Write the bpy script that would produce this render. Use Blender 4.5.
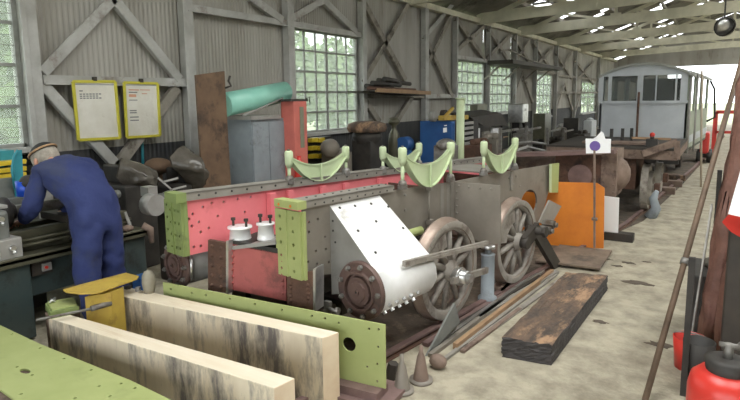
import bpy, bmesh, math, random
from math import sin, cos, pi, radians, atan, atan2, sqrt
from mathutils import Vector, Matrix, Quaternion
random.seed(7)
V = Vector
for o in list(bpy.data.objects): bpy.data.objects.remove(o)
S = bpy.context.scene
COL = S.collection
# ------------------------------------------------------------------ camera
F, CX, CY, CAMH = 560.0, 370.0, 175.0, 1.85
PSI, PIT, ROLL = radians(32.5), atan(77/560.0), radians(-0.7)
RM = Matrix.Rotation(PSI, 3, 'Z') @ Matrix.Rotation(pi/2-PIT, 3, 'X') @ Matrix.Rotation(ROLL, 3, 'Z')
CAM = V((0, 0, CAMH))
cd = bpy.data.cameras.new('camera'); cam = bpy.data.objects.new('camera', cd); COL.objects.link(cam)
cam.matrix_world = Matrix.Translation(CAM) @ RM.to_4x4()
cd.sensor_width = 36; cd.lens = 36*F/740; cd.shift_y = -(200-CY)/740.0; cd.clip_end = 400; cd.clip_start = 0.05
S.camera = cam
# ------------------------------------------------------------------ light
w = bpy.data.worlds.new('overcast_sky'); S.world = w; w.use_nodes = True
bg = w.node_tree.nodes['Background']; bg.inputs[0].default_value = (0.93, 0.97, 1.0, 1); bg.inputs[1].default_value = 4.3
def area(name, loc, sx, sy, power, rot=(0, 0, 0), col=(1.0, 0.985, 0.95)):
    l = bpy.data.lights.new(name, 'AREA'); l.shape = 'RECTANGLE'; l.size = sx; l.size_y = sy; l.energy = power; l.color = col
    o = bpy.data.objects.new(name, l); COL.objects.link(o); o.location = loc; o.rotation_euler = rot
    return o
ROOF_FILLS = [(-1.3, 2.6, 2.2, 3.4, 150), (1.6, 2.6, 2.0, 3.4, 80), (3.4, 9.0, 1.8, 6.0, 260), (3.4, 17.0, 1.8, 7.0, 330), (3.4, 26.0, 1.8, 8.0, 380), (3.4, 35.0, 1.8, 8.0, 380)]  # area lamps added under the roof, out of view, to brighten the shed
for i, (x, y, sx, sy, p) in enumerate(ROOF_FILLS):
    area('added_roof_fill', (x, y, 5.55), sx, sy, p)
S.view_settings.view_transform = 'Standard'; S.view_settings.look = 'None'
S.view_settings.exposure = 0.08; S.view_settings.gamma = 1.0; S.view_settings.use_curve_mapping = False
# ------------------------------------------------------------------ pixel -> place in the shed
def ray(x, y): return RM @ V(((x-CX)/F, -(y-CY)/F, -1))
def pl(x, y, P, N):
    d = ray(x, y); P = V(P); N = V(N); return CAM + d*((P-CAM).dot(N)/d.dot(N))
def onz(x, y, z): return pl(x, y, (0, 0, z), (0, 0, 1))
def onx(x, y, v): return pl(x, y, (v, 0, 0), (1, 0, 0))
def ony(x, y, v): return pl(x, y, (0, v, 0), (0, 1, 0))
def dep(x, y, d): return CAM + ray(x, y)*d
# ------------------------------------------------------------------ materials
def mat(name, c1, c2=None, scale=6.0, rough=0.7, metal=0.0, bump=0.0, stretch=(1, 1, 1), c3=None, s3=2.0, t3=(0.52, 0.66), spec=0.5, lo=0.35, hi=0.65, bscale=None):
    m = bpy.data.materials.new(name); m.use_nodes = True; nt = m.node_tree; N = nt.nodes; L = nt.links
    b = N['Principled BSDF']; b.inputs['Roughness'].default_value = rough; b.inputs['Metallic'].default_value = metal
    b.inputs['Specular IOR Level'].default_value = spec
    c2 = c2 or tuple(min(1, v*0.8) for v in c1)
    tc = N.new('ShaderNodeTexCoord'); mp = N.new('ShaderNodeMapping'); L.new(tc.outputs['Object'], mp.inputs[0]); mp.inputs['Scale'].default_value = stretch
    n = N.new('ShaderNodeTexNoise'); n.inputs['Scale'].default_value = scale; n.inputs['Detail'].default_value = 6; n.inputs['Roughness'].default_value = 0.62
    L.new(mp.outputs[0], n.inputs['Vector'])
    r = N.new('ShaderNodeValToRGB'); r.color_ramp.elements[0].position = lo; r.color_ramp.elements[1].position = hi
    r.color_ramp.elements[0].color = (*c1, 1); r.color_ramp.elements[1].color = (*c2, 1); L.new(n.outputs['Fac'], r.inputs[0])
    out = r.outputs[0]
    if c3:
        n3 = N.new('ShaderNodeTexNoise'); n3.inputs['Scale'].default_value = s3; n3.inputs['Detail'].default_value = 7; n3.inputs['Roughness'].default_value = 0.7
        mp3 = N.new('ShaderNodeMapping'); mp3.inputs['Location'].default_value = (3.1, 7.7, 1.3); mp3.inputs['Scale'].default_value = stretch
        L.new(tc.outputs['Object'], mp3.inputs[0]); L.new(mp3.outputs[0], n3.inputs['Vector'])
        r3 = N.new('ShaderNodeValToRGB'); r3.color_ramp.elements[0].position = t3[0]; r3.color_ramp.elements[1].position = t3[1]
        L.new(n3.outputs['Fac'], r3.inputs[0])
        mx = N.new('ShaderNodeMix'); mx.data_type = 'RGBA'; L.new(r3.outputs[0], mx.inputs[0]); L.new(out, mx.inputs[6]); mx.inputs[7].default_value = (*c3, 1)
        out = mx.outputs[2]
    L.new(out, b.inputs['Base Color'])
    if bump:
        bn = N.new('ShaderNodeTexNoise'); bn.inputs['Scale'].default_value = bscale or scale*4; bn.inputs['Detail'].default_value = 5
        L.new(mp.outputs[0], bn.inputs['Vector'])
        bp = N.new('ShaderNodeBump'); bp.inputs['Strength'].default_value = bump; bp.inputs['Distance'].default_value = 0.02
        L.new(bn.outputs['Fac'], bp.inputs['Height']); L.new(bp.outputs[0], b.inputs['Normal'])
    return m
M = {}
M['floor'] = mat('stained_concrete', (0.46, 0.415, 0.315), (0.27, 0.24, 0.18), 5.5, 0.8, 0, 0.6, c3=(0.17, 0.145, 0.105), s3=1.3, t3=(0.50, 0.80), bscale=26, lo=.40, hi=.68)
M['clad'] = mat('grey_corrugated_sheet', (0.43, 0.415, 0.38), (0.31, 0.295, 0.255), 1.0, 0.6, 0, 0, (1, 1.8, 0.3), c3=(0.17, 0.14, 0.10), s3=1.8, t3=(0.56, 0.76))
M['clad_dark'] = mat('dark_painted_sheet', (0.035, 0.037, 0.04), (0.055, 0.055, 0.055), 2, 0.6)
M['roof'] = mat('dull_roof_sheet', (0.28, 0.265, 0.225), (0.17, 0.16, 0.135), 1.1, 0.75, c3=(0.045, 0.04, 0.03), s3=0.8)
M['steelpaint'] = mat('grey_painted_steelwork', (0.50, 0.50, 0.48), (0.36, 0.355, 0.33), 3, 0.6, c3=(0.18, 0.13, 0.10), s3=2.2, t3=(0.58, 0.75))
M['brace'] = mat('weathered_brace_steel', (0.34, 0.315, 0.27), (0.22, 0.20, 0.165), 3, 0.7, c3=(0.08, 0.065, 0.05), s3=2.5)
M['truss'] = mat('cream_truss_steel', (0.74, 0.71, 0.56), (0.54, 0.52, 0.40), 1.6, 0.7)
M['greywin'] = mat('grey_window_bar', (0.34, 0.35, 0.33), (0.22, 0.22, 0.20), 4, 0.6)
M['rust'] = mat('rust', (0.16, 0.085, 0.055), (0.10, 0.055, 0.04), 7, 0.85, 0.1, 0.35, c3=(0.05, 0.035, 0.03), s3=4)
M['rust_pale'] = mat('pale_rust', (0.27, 0.195, 0.155), (0.185, 0.13, 0.10), 6, 0.8, 0.1, 0.3, c3=(0.09, 0.06, 0.05), s3=4)
M['rust_mauve'] = mat('mauve_rust', (0.26, 0.17, 0.155), (0.17, 0.11, 0.10), 5, 0.7, 0.2, 0.2)
M['frame'] = mat('grey_primed_plate', (0.33, 0.31, 0.275), (0.25, 0.23, 0.20), 3.0, 0.55, 0.1, 0.05, c3=(0.14, 0.115, 0.095), s3=2, t3=(0.58, 0.78))
M['frame_brown'] = mat('brownish_grey_plate', (0.285, 0.255, 0.215), (0.215, 0.19, 0.16), 3.0, 0.55, 0.1, 0.05, c3=(0.09, 0.07, 0.055), s3=2, t3=(0.6, 0.8))
M['castgrey'] = mat('pale_grey_paint', (0.38, 0.37, 0.35), (0.29, 0.28, 0.26), 4, 0.45, 0.1, c3=(0.2, 0.17, 0.14), s3=6, t3=(0.64, 0.8))
M['silver'] = mat('silver_aluminium_paint', (0.90, 0.90, 0.90), (0.80, 0.80, 0.79), 6, 0.36, 0.15, 0.05, c3=(0.45, 0.42, 0.38), s3=5, t3=(0.62, 0.8))
M['bright'] = mat('bright_machined_steel', (0.75, 0.75, 0.74), (0.5, 0.5, 0.5), 9, 0.3, 0.85)
M['disc'] = mat('brown_primer', (0.155, 0.095, 0.08), (0.115, 0.07, 0.06), 6, 0.5, 0.1, c3=(0.07, 0.05, 0.045), s3=6)
M['pink'] = mat('pink_primer', (0.86, 0.235, 0.26), (0.78, 0.195, 0.215), 2, 0.55, c3=(0.55, 0.13, 0.13), s3=3, t3=(0.6, 0.85))
M['redpanel'] = mat('faded_red_primer', (0.48, 0.13, 0.12), (0.40, 0.105, 0.095), 4, 0.6, c3=(0.2, 0.07, 0.06), s3=3)
M['green'] = mat('olive_green_primer', (0.42, 0.47, 0.19), (0.36, 0.41, 0.155), 3, 0.6, c3=(0.29, 0.33, 0.13), s3=4, t3=(0.6, 0.8))
M['green_dark'] = mat('deep_green_primer', (0.25, 0.31, 0.11), (0.20, 0.26, 0.09), 3, 0.55, c3=(0.1, 0.12, 0.05), s3=3)
M['green_pale'] = mat('pale_green_paint', (0.56, 0.65, 0.42), (0.48, 0.57, 0.34), 4, 0.45, c3=(0.3, 0.36, 0.2), s3=5, t3=(0.62, 0.8))
M['wheel'] = mat('dusty_wheel_paint', (0.36, 0.33, 0.29), (0.26, 0.235, 0.205), 6, 0.6, 0.1, 0.1, c3=(0.15, 0.12, 0.10), s3=5)
M['tread'] = mat('worn_tyre', (0.42, 0.33, 0.27), (0.30, 0.22, 0.18), 6, 0.4, 0.4)
M['oldboard'] = mat('worn_board', (0.24, 0.18, 0.13), (0.14, 0.105, 0.08), 4, 0.85, 0, 0.3, c3=(0.08, 0.065, 0.05), s3=3)
M['sidegrey'] = mat('grubby_grey_paint', (0.32, 0.31, 0.29), (0.25, 0.24, 0.22), 4, 0.5, 0.1, c3=(0.17, 0.14, 0.12), s3=4, t3=(0.6, 0.8))
M['steel'] = mat('dull_steel', (0.28, 0.27, 0.25), (0.18, 0.17, 0.155), 7, 0.45, 0.4, c3=(0.12, 0.085, 0.06), s3=5)
M['dark'] = mat('oily_black', (0.022, 0.02, 0.018), (0.045, 0.04, 0.035), 6, 0.6)
M['darkbrown'] = mat('dark_brown_iron', (0.055, 0.045, 0.035), (0.035, 0.03, 0.025), 6, 0.65)
M['timber'] = mat('stained_pale_timber', (0.80, 0.71, 0.54), (0.68, 0.58, 0.42), 2.5, 0.75, 0, 0.12, (2.4, 2.4, 0.6), c3=(0.17, 0.15, 0.135), s3=2.3, t3=(0.44, 0.60))
M['timber_top'] = mat('fresh_sawn_timber', (0.82, 0.74, 0.60), (0.74, 0.64, 0.48), 2.5, 0.75, 0, 0.06, (0.5, 5, 2), c3=(0.55, 0.40, 0.25), s3=1.5, t3=(0.58, 0.8))
M['timber_end'] = mat('timber_end_grain', (0.72, 0.55, 0.38), (0.82, 0.68, 0.50), 5, 0.8, 0, 0.1, c3=(0.35, 0.24, 0.16), s3=3, t3=(0.58, 0.8))
M['sleeper'] = mat('creosoted_sleeper', (0.17, 0.11, 0.075), (0.07, 0.055, 0.045), 5, 0.85, 0, 0.6, (2.2, 0.8, 1), c3=(0.40, 0.25, 0.15), s3=2.6, t3=(0.50, 0.62))
M['sleeper_side'] = mat('tarred_side', (0.035, 0.032, 0.032), (0.06, 0.052, 0.05), 5, 0.7, 0, 0.5)
M['yellow'] = mat('ochre_yellow_paint', (0.56, 0.40, 0.07), (0.45, 0.30, 0.06), 4, 0.6, c3=(0.24, 0.13, 0.05), s3=3, t3=(0.52, 0.68))
M['postyellow'] = mat('yellow_frame_paint', (0.66, 0.60, 0.07), (0.56, 0.5, 0.05), 4, 0.5)
M['yellowplastic'] = mat('yellow_plastic', (0.75, 0.55, 0.04), None, 4, 0.4)
M['paper'] = mat('wrinkled_paper', (0.82, 0.80, 0.72), (0.70, 0.67, 0.57), 3, 0.5, 0, 0.4, c3=(0.48, 0.42, 0.32), s3=5, t3=(0.6, 0.8))
M['ink'] = mat('faded_ink', (0.25, 0.25, 0.24), None, 3, 0.6)
M['inkred'] = mat('faded_red_ink', (0.72, 0.38, 0.25), None, 3, 0.6)
M['orange'] = mat('orange_sheet', (0.78, 0.25, 0.025), (0.66, 0.19, 0.02), 3, 0.6, c3=(0.5, 0.15, 0.03), s3=3, t3=(0.6, 0.85))
M['white'] = mat('white_card', (0.94, 0.94, 0.95), (0.9, 0.9, 0.9), 2, 0.5)
M['purple'] = mat('purple_print', (0.17, 0.10, 0.38), None, 2, 0.5)
M['blue'] = mat('blue_cabinet_paint', (0.03, 0.12, 0.34), (0.025, 0.09, 0.27), 3, 0.45)
M['brightblue'] = mat('bright_blue_plastic', (0.02, 0.09, 0.60), None, 3, 0.35)
M['teal'] = mat('teal_plastic_film', (0.34, 0.70, 0.58), (0.27, 0.61, 0.50), 4, 0.35, 0, 0.1, (1, 1, 1))
M['tealpaint'] = mat('teal_machine_paint', (0.04, 0.30, 0.36), (0.03, 0.22, 0.27), 4, 0.5)
M['bluegrey'] = mat('blue_grey_door', (0.30, 0.34, 0.37), (0.24, 0.27, 0.29), 3, 0.6, c3=(0.12, 0.12, 0.12), s3=3, t3=(0.55, 0.75))
M['salmon'] = mat('salmon_red_paint', (0.66, 0.18, 0.14), (0.56, 0.15, 0.12), 4, 0.6)
M['olive'] = mat('olive_grey_panel', (0.25, 0.25, 0.18), (0.2, 0.2, 0.14), 5, 0.6)
M['brownboard'] = mat('rusty_brown_board', (0.20, 0.125, 0.075), (0.13, 0.08, 0.05), 3, 0.75, 0, 0.2, c3=(0.06, 0.04, 0.03), s3=4, t3=(0.5, 0.68))
M['lathe'] = mat('dark_green_grey_lathe', (0.035, 0.055, 0.055), (0.05, 0.065, 0.06), 4, 0.5, c3=(0.02, 0.02, 0.018), s3=3)
M['lathe_grey'] = mat('pale_grey_machine', (0.20, 0.205, 0.19), (0.13, 0.135, 0.125), 5, 0.5)
M['olivemetal'] = mat('oily_bed', (0.13, 0.125, 0.085), (0.08, 0.075, 0.05), 5, 0.4, 0.3)
M['film'] = mat('crumpled_grey_sheeting', (0.15, 0.135, 0.115), (0.085, 0.075, 0.06), 5, 0.25, 0, 0.6, bscale=9)
M['coverall'] = mat('navy_blue_cloth', (0.020, 0.032, 0.125), (0.030, 0.044, 0.15), 5, 0.85, 0, 1.0, c3=(0.04, 0.05, 0.11), s3=3, bscale=7)
M['skin'] = mat('skin', (0.60, 0.33, 0.23), (0.53, 0.27, 0.19), 6, 0.55)
M['hair'] = mat('grey_hair', (0.42, 0.38, 0.32), (0.28, 0.25, 0.21), 30, 0.8, 0, 0.5)
M['cap'] = mat('black_cap', (0.02, 0.02, 0.02), None, 5, 0.8)
M['copper'] = mat('tan_band', (0.45, 0.28, 0.15), None, 5, 0.6)
M['vangrey'] = mat('pale_blue_grey_undercoat', (0.54, 0.57, 0.60), (0.45, 0.48, 0.51), 2, 0.6, c3=(0.33, 0.35, 0.36), s3=2, t3=(0.6, 0.8))
M['vanroof'] = mat('faded_van_roof', (0.33, 0.34, 0.31), (0.22, 0.22, 0.20), 2, 0.7)
M['vandark'] = mat('van_interior', (0.07, 0.07, 0.06), (0.05, 0.05, 0.045), 3, 0.7)
M['vanside'] = mat('faded_green_cream_side', (0.40, 0.44, 0.36), (0.30, 0.34, 0.27), 2, 0.6)
M['red'] = mat('bright_red_paint', (0.68, 0.05, 0.035), (0.60, 0.04, 0.03), 4, 0.32, c3=(0.35, 0.05, 0.03), s3=6, t3=(0.62, 0.8))
M['tarp'] = mat('dusky_pink_tarpaulin', (0.30, 0.15, 0.115), (0.19, 0.095, 0.07), 4, 0.5, 0, 1.0, c3=(0.13, 0.06, 0.045), s3=3, t3=(0.5, 0.7), bscale=8)
M['pole'] = mat('brown_pole', (0.18, 0.12, 0.08), (0.11, 0.075, 0.05), 8, 0.6)
M['palepole'] = mat('pale_wooden_pole', (0.50, 0.42, 0.32), (0.40, 0.33, 0.25), 8, 0.7)
M['stone'] = mat('cloudy_tan_plastic', (0.36, 0.33, 0.26), (0.26, 0.235, 0.18), 8, 0.6)
M['plank'] = mat('orange_brown_plank', (0.40, 0.255, 0.145), (0.29, 0.18, 0.10), 6, 0.7)
M['leaf'] = mat('pale_summer_leaf', (0.10, 0.16, 0.045), (0.17, 0.25, 0.08), 1.5, 0.6)
M['bark'] = mat('bark', (0.12, 0.09, 0.06), None, 5, 0.9)
M['grass'] = mat('grassy_yard', (0.20, 0.26, 0.10), (0.3, 0.3, 0.2), 1, 0.9)
M['ballast'] = mat('dirt_between_rails', (0.13, 0.10, 0.075), (0.075, 0.06, 0.045), 4, 0.95, 0, 0.8, c3=(0.26, 0.20, 0.14), s3=5, t3=(0.55, 0.72))
def glassmat(name, tr, col):
    m = bpy.data.materials.new(name); m.use_nodes = True; nt = m.node_tree; N = nt.nodes; L = nt.links
    out = N['Material Output']; b = N['Principled BSDF']
    b.inputs['Base Color'].default_value = (*col, 1); b.inputs['Roughness'].default_value = 0.2
    t = N.new('ShaderNodeBsdfTransparent'); t.inputs[0].default_value = (0.95, 0.97, 0.95, 1)
    tl = N.new('ShaderNodeBsdfTranslucent'); tl.inputs[0].default_value = (*col, 1)
    a = N.new('ShaderNodeAddShader'); mx = N.new('ShaderNodeMixShader'); mx2 = N.new('ShaderNodeMixShader')
    mx2.inputs[0].default_value = 0.35; L.new(tl.outputs[0], mx2.inputs[1]); L.new(b.outputs[0], mx2.inputs[2])
    mx.inputs[0].default_value = tr; L.new(mx2.outputs[0], mx.inputs[1]); L.new(t.outputs[0], mx.inputs[2]); L.new(mx.outputs[0], out.inputs[0])
    return m
M['glass'] = glassmat('dusty_glass', 0.74, (0.6, 0.65, 0.58))
M['clearglass'] = glassmat('van_glass', 0.7, (0.3, 0.33, 0.33))
M['added_roof_panel'] = glassmat('added_translucent_panel', 0.4, (0.9, 0.9, 0.85))  # for the made-up roof panels above the added lamps
# ------------------------------------------------------------------ mesh builder
class MB:
    def __init__(s): s.bm = bmesh.new(); s.m = 0; s.sm = False
    def face(s, vs):
        try:
            f = s.bm.faces.new(vs); f.material_index = s.m; f.smooth = s.sm; return f
        except ValueError: return None
    def hexa(s, p):
        v = [s.bm.verts.new(q) for q in p]
        for a in ((0, 3, 2, 1), (4, 5, 6, 7), (0, 1, 5, 4), (1, 2, 6, 5), (2, 3, 7, 6), (3, 0, 4, 7)): s.face([v[i] for i in a])
        return s
    def box(s, lo, hi):
        x0, y0, z0 = lo; x1, y1, z1 = hi
        return s.hexa([(x0, y0, z0), (x1, y0, z0), (x1, y1, z0), (x0, y1, z0), (x0, y0, z1), (x1, y0, z1), (x1, y1, z1), (x0, y1, z1)])
    def cbox(s, c, size, R=None):
        h = V(size)/2; c = V(c); R = R or Matrix.Identity(3)
        pts = [(-1, -1, -1), (1, -1, -1), (1, 1, -1), (-1, 1, -1), (-1, -1, 1), (1, -1, 1), (1, 1, 1), (-1, 1, 1)]
        return s.hexa([c + R @ V((a*h.x, b*h.y, d*h.z)) for a, b, d in pts])
    def beam(s, p0, p1, wd, ht, up=(0, 0, 1)):
        p0 = V(p0); p1 = V(p1); d = (p1-p0).normalized(); up = V(up)
        if abs(d.dot(up)) > 0.99: up = V((1, 0, 0))
        side = d.cross(up).normalized()*(wd/2); u = side.cross(d).normalized()*(ht/2)
        return s.hexa([p0-side-u, p0+side-u, p1+side-u, p1-side-u, p0-side+u, p0+side+u, p1+side+u, p1-side+u])
    def tube(s, p0, p1, r0, r1=None, n=16, caps=True):
        p0 = V(p0); p1 = V(p1); r1 = r0 if r1 is None else r1
        q = (p1-p0).to_track_quat('Z', 'Y').to_matrix(); sm = s.sm
        a = [s.bm.verts.new(p0 + q @ V((r0*cos(2*pi*i/n), r0*sin(2*pi*i/n), 0))) for i in range(n)]
        b = [s.bm.verts.new(p1 + q @ V((r1*cos(2*pi*i/n), r1*sin(2*pi*i/n), 0))) for i in range(n)]
        s.sm = n > 7
        for i in range(n): s.face([a[i], a[(i+1) % n], b[(i+1) % n], b[i]])
        s.sm = False
        if caps: s.face(a[::-1]); s.face(b)
        s.sm = sm; return s
    def path(s, pts, r, n=8, caps=True):
        pts = [V(p) for p in pts]; rings = []; rs = r if isinstance(r, (list, tuple)) else [r]*len(pts)
        up = V((0.123, 0.2, 1)).normalized()
        for i, p in enumerate(pts):
            d = (pts[min(i+1, len(pts)-1)] - pts[max(i-1, 0)]).normalized()
            if abs(d.dot(up)) > 0.97: up = V((1, 0.1, 0)).normalized()
            a = d.cross(up).normalized(); b = a.cross(d).normalized(); up = b
            rings.append([s.bm.verts.new(p + (a*cos(2*pi*k/n) + b*sin(2*pi*k/n))*rs[i]) for k in range(n)])
        s.sm = True
        for A, B in zip(rings, rings[1:]):
            for k in range(n): s.face([A[k], A[(k+1) % n], B[(k+1) % n], B[k]])
        s.sm = False
        if caps: s.face(rings[0][::-1]); s.face(rings[-1])
        return s
    def lathe(s, prof, O, ax=(0, 0, 1), n=24, smooth=True):
        O = V(O); q = V(ax).to_track_quat('Z', 'Y').to_matrix(); rings = []
        for r, h in prof:
            if r < 1e-5: rings.append([s.bm.verts.new(O + q @ V((0, 0, h)))])
            else: rings.append([s.bm.verts.new(O + q @ V((r*cos(2*pi*i/n), r*sin(2*pi*i/n), h))) for i in range(n)])
        s.sm = smooth
        for A, B in zip(rings, rings[1:]):
            for i in range(n):
                j = (i+1) % n
                if len(A) == 1 and len(B) == 1: continue
                if len(A) == 1: s.face([A[0], B[j], B[i]])
                elif len(B) == 1: s.face([A[i], A[j], B[0]])
                else: s.face([A[i], A[j], B[j], B[i]])
        s.sm = False; return s
    def prism(s, pts, t):
        t = V(t); a = [s.bm.verts.new(V(p)) for p in pts]; b = [s.bm.verts.new(V(p)+t) for p in pts]; n = len(pts)
        s.face(a[::-1]); s.face(b)
        for i in range(n): s.face([a[i], a[(i+1) % n], b[(i+1) % n], b[i]])
        return s
    def plate(s, outline, holes, t):
        # outline and each hole: 3-D loops in one plane; a plate of thickness vector t with real holes
        t = V(t); edges = []; loops = []
        for lp in [outline]+holes:
            vs = [s.bm.verts.new(V(p)) for p in lp]; loops.append(vs)
            for i in range(len(vs)): edges.append(s.bm.edges.new((vs[i], vs[(i+1) % len(vs)])))
        nrm = t.normalized()
        g = bmesh.ops.triangle_fill(s.bm, use_beauty=True, use_dissolve=False, edges=edges, normal=nrm)
        fs = [f for f in g['geom'] if isinstance(f, bmesh.types.BMFace)]
        mp = {}
        for vs in loops:
            for v in vs: mp[v] = s.bm.verts.new(v.co + t)
        for f in fs:
            f.material_index = s.m
            s.face([mp[v] for v in reversed(f.verts)] )
        for vs in loops:
            n = len(vs)
            for i in range(n): s.face([vs[i], vs[(i+1) % n], mp[vs[(i+1) % n]], mp[vs[i]]])
        return s
    def ball(s, c, r, sc=(1, 1, 1), n=12):
        c = V(c); prof = [(sin(pi*i/8), -cos(pi*i/8)) for i in range(9)]
        rings = []
        for pr, ph in prof:
            if pr < 1e-4: rings.append([s.bm.verts.new(c + V((0, 0, ph*r*sc[2])))])
            else: rings.append([s.bm.verts.new(c + V((pr*r*sc[0]*cos(2*pi*i/n), pr*r*sc[1]*sin(2*pi*i/n), ph*r*sc[2]))) for i in range(n)])
        s.sm = True
        for A, B in zip(rings, rings[1:]):
            for i in range(n):
                j = (i+1) % n
                if len(A) == 1: s.face([A[0], B[j], B[i]])
                elif len(B) == 1: s.face([A[i], A[j], B[0]])
                else: s.face([A[i], A[j], B[j], B[i]])
        s.sm = False; return s
    def build(s, name, mats, parent=None, bevel=0, origin=None, normals=True):
        bm = s.bm
        if normals: bmesh.ops.recalc_face_normals(bm, faces=bm.faces)
        if not isinstance(mats, (list, tuple)): mats = [mats]
        if parent is not None: MI = WM[parent.name].inverted(); wm = WM[parent.name]
        else:
            if origin is None:
                xs = [v.co.x for v in bm.verts]; ys = [v.co.y for v in bm.verts]; zs = [v.co.z for v in bm.verts]
                origin = ((min(xs)+max(xs))/2, (min(ys)+max(ys))/2, min(zs))
            wm = Matrix.Translation(V(origin)); MI = wm.inverted()
        bm.transform(MI)
        me = bpy.data.meshes.new(name); bm.to_mesh(me); bm.free()
        for m in mats: me.materials.append(M[m] if isinstance(m, str) else m)
        o = bpy.data.objects.new(name, me); COL.objects.link(o)
        if parent is not None: o.parent = parent
        else: o.matrix_world = wm
        WM[o.name] = wm
        if bevel:
            b = o.modifiers.new('bevel', 'BEVEL'); b.width = bevel; b.segments = 2; b.limit_method = 'ANGLE'; b.angle_limit = radians(40)
        return o
WM = {}
def tag(o, label, cat, group=None, kind=None):
    o['label'] = label; o['category'] = cat
    if group: o['group'] = group
    if kind: o['kind'] = kind
    return o
def thing(name, label, cat, loc=(0, 0, 0), group=None):
    o = bpy.data.objects.new(name, None); COL.objects.link(o); o.location = loc; o.empty_display_size = 0.1
    WM[o.name] = Matrix.Translation(V(loc)); return tag(o, label, cat, group)
def struct(o): o['kind'] = 'structure'; return o
def copy_tree(o, off, label=None, parent=None):
    c = o.copy(); COL.objects.link(c)
    if parent is not None: c.parent = parent
    else:
        c.location = o.location + V(off)
        if label: c['label'] = label
    WM[c.name] = Matrix.Translation(V(off)) @ WM[o.name]
    for ch in [x for x in COL.objects if x.parent == o]: copy_tree(ch, off, None, c)
    return c
def circ(c, r, U, W, n=10):
    c = V(c); return [c + V(U)*(r*cos(2*pi*i/n)) + V(W)*(r*sin(2*pi*i/n)) for i in range(n)]
def one(name, label, cat, mats, fn, group=None, bevel=0, kind=None):
    mb = MB(); fn(mb); return tag(mb.build(name, mats, bevel=bevel), label, cat, group, kind)
# ================================================================== SETTING
WX = -6.6
mb = MB(); mb.box((-6.7, -6, -0.1), (6.7, 41, 0)); struct(mb.build('floor', 'floor', origin=(0, 0, 0)))
mb = MB(); mb.box((-70, -60, -0.16), (70, 140, -0.1)); struct(mb.build('ground', 'grass', origin=(0, 0, 0)))
PITCH = 0.068
def corr(mb, fy, y0, y1, a0, a1, amp=0.007):
    """corrugated sheet; fy(y, a, d) -> point, corrugations follow y, sheet spans a0..a1"""
    n = max(1, int(round((y1-y0)/PITCH*4))); prev = None
    for i in range(n+1):
        y = y0+(y1-y0)*i/n; d = (0, amp, amp, 0)[i % 4]
        cur = (mb.bm.verts.new(fy(y, a0, d)), mb.bm.verts.new(fy(y, a1, d)))
        if prev: mb.face([prev[0], cur[0], cur[1], prev[1]])
        prev = cur
EAVE = 4.12
DARKZ = 1.27
wins = {1: (0.9, 3.2, 1.36, 3.6), 2: (7.82, 9.84, 1.22, 3.10), 3: (14.98, 17.05, 1.30, 2.90), 4: (17.5, 19.7, 1.30, 2.86), 5: (22.86, 25.1, 1.0, 2.76), 6: (31.1, 34.7, 0.9, 2.56)}
mb = MB(); fw = lambda y, a, d: (WX-d, y, a)
def wallband(y0, y1, z0, z1):
    if z1-z0 < 0.01 or y1-y0 < 0.01: return
    if z0 < DARKZ < z1:
        mb.m = 1; corr(mb, fw, y0, y1, z0, DARKZ); mb.m = 0; corr(mb, fw, y0, y1, DARKZ, z1)
    else:
        mb.m = 1 if z1 <= DARKZ else 0; corr(mb, fw, y0, y1, z0, z1)
cur = -6.0
for k in sorted(wins):
    y0, y1, z0, z1 = wins[k]
    wallband(cur, y0, 0, EAVE+0.06); wallband(y0, y1, 0, z0); wallband(y0, y1, z1, EAVE+0.06); cur = y1
wallband(cur, 41, 0, EAVE+0.06)
struct(mb.build('wall_left', ['clad', 'clad_dark'], normals=False, origin=(WX, 0, 0)))
mb = MB(); corr(mb, lambda y, a, d: (6.6+d, y, a), -6, 41, 0, EAVE+0.06); struct(mb.build('wall_right', ['clad'], normals=False, origin=(6.6, 0, 0)))
RIDGE = 6.6
def roofz(x): return EAVE + 0.08 + (RIDGE-EAVE)*(1-abs(x)/6.75)
# far gable with the open doorway
mb = MB(); GY = 41.0
mb.box((-6.6, GY, 0), (-3.4, GY+0.1, EAVE)); mb.box((3.4, GY, 0), (6.6, GY+0.1, EAVE)); mb.box((-3.4, GY, 3.6), (3.4, GY+0.1, EAVE))
mb.prism([(-6.6, GY, EAVE), (6.6, GY, EAVE), (0, GY, RIDGE+.06)], (0, 0.1, 0)); struct(mb.build('wall_back', 'clad'))
# unseen near gable, doors open behind the camera; opening widened for more light
mb = MB(); GY = -6.1
mb.box((-6.6, GY, 0), (-5.6, GY+0.1, EAVE)); mb.box((5.6, GY, 0), (6.6, GY+0.1, EAVE)); mb.prism([(-6.6, GY, EAVE), (6.6, GY, EAVE), (0, GY, RIDGE+.06)], (0, 0.1, 0)); struct(mb.build('wall_front', 'clad'))
# roof in sheets with gaps, plus made-up translucent panels over the added lamps
sn = (RIDGE-EAVE)/6.75; NL = V((-sn, 0, 1)).normalized(); 
def roofhit(px, py):
    d = ray(px, py); t = (EAVE+0.08+(RIDGE-EAVE) - CAMH)/(d.z - sn*d.x) ; p = CAM+d*t
    return p      # left slope z = roofz(0)+sn*x
CY0, CXW = 0.5, 0.55
holes = set()
holepx = [(537, 4), (545, 2), (570, 14), (595, 31), (616, 31), (622, 28), (629, 25), (655, 9), (661, 5), (648, 13), (664, 26), (667, 20), (653, 29), (663, 37), (636, 42), (642, 40), (634, 40), (625, 51), (645, 51), (651, 48), (604, 10), (715, 4), (708, 2), (697, 37), (716, 44), (592, 19), (566, 4)]
for px, py in holepx:
    p = roofhit(px, py)
    if p.y > 0 and -6.7 < p.x < 6.7: holes.add((int(p.x//CXW), int((p.y+6)//CY0)))
rl = MB(); mb = MB(); NX = int(6.75/CXW)+1
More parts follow.
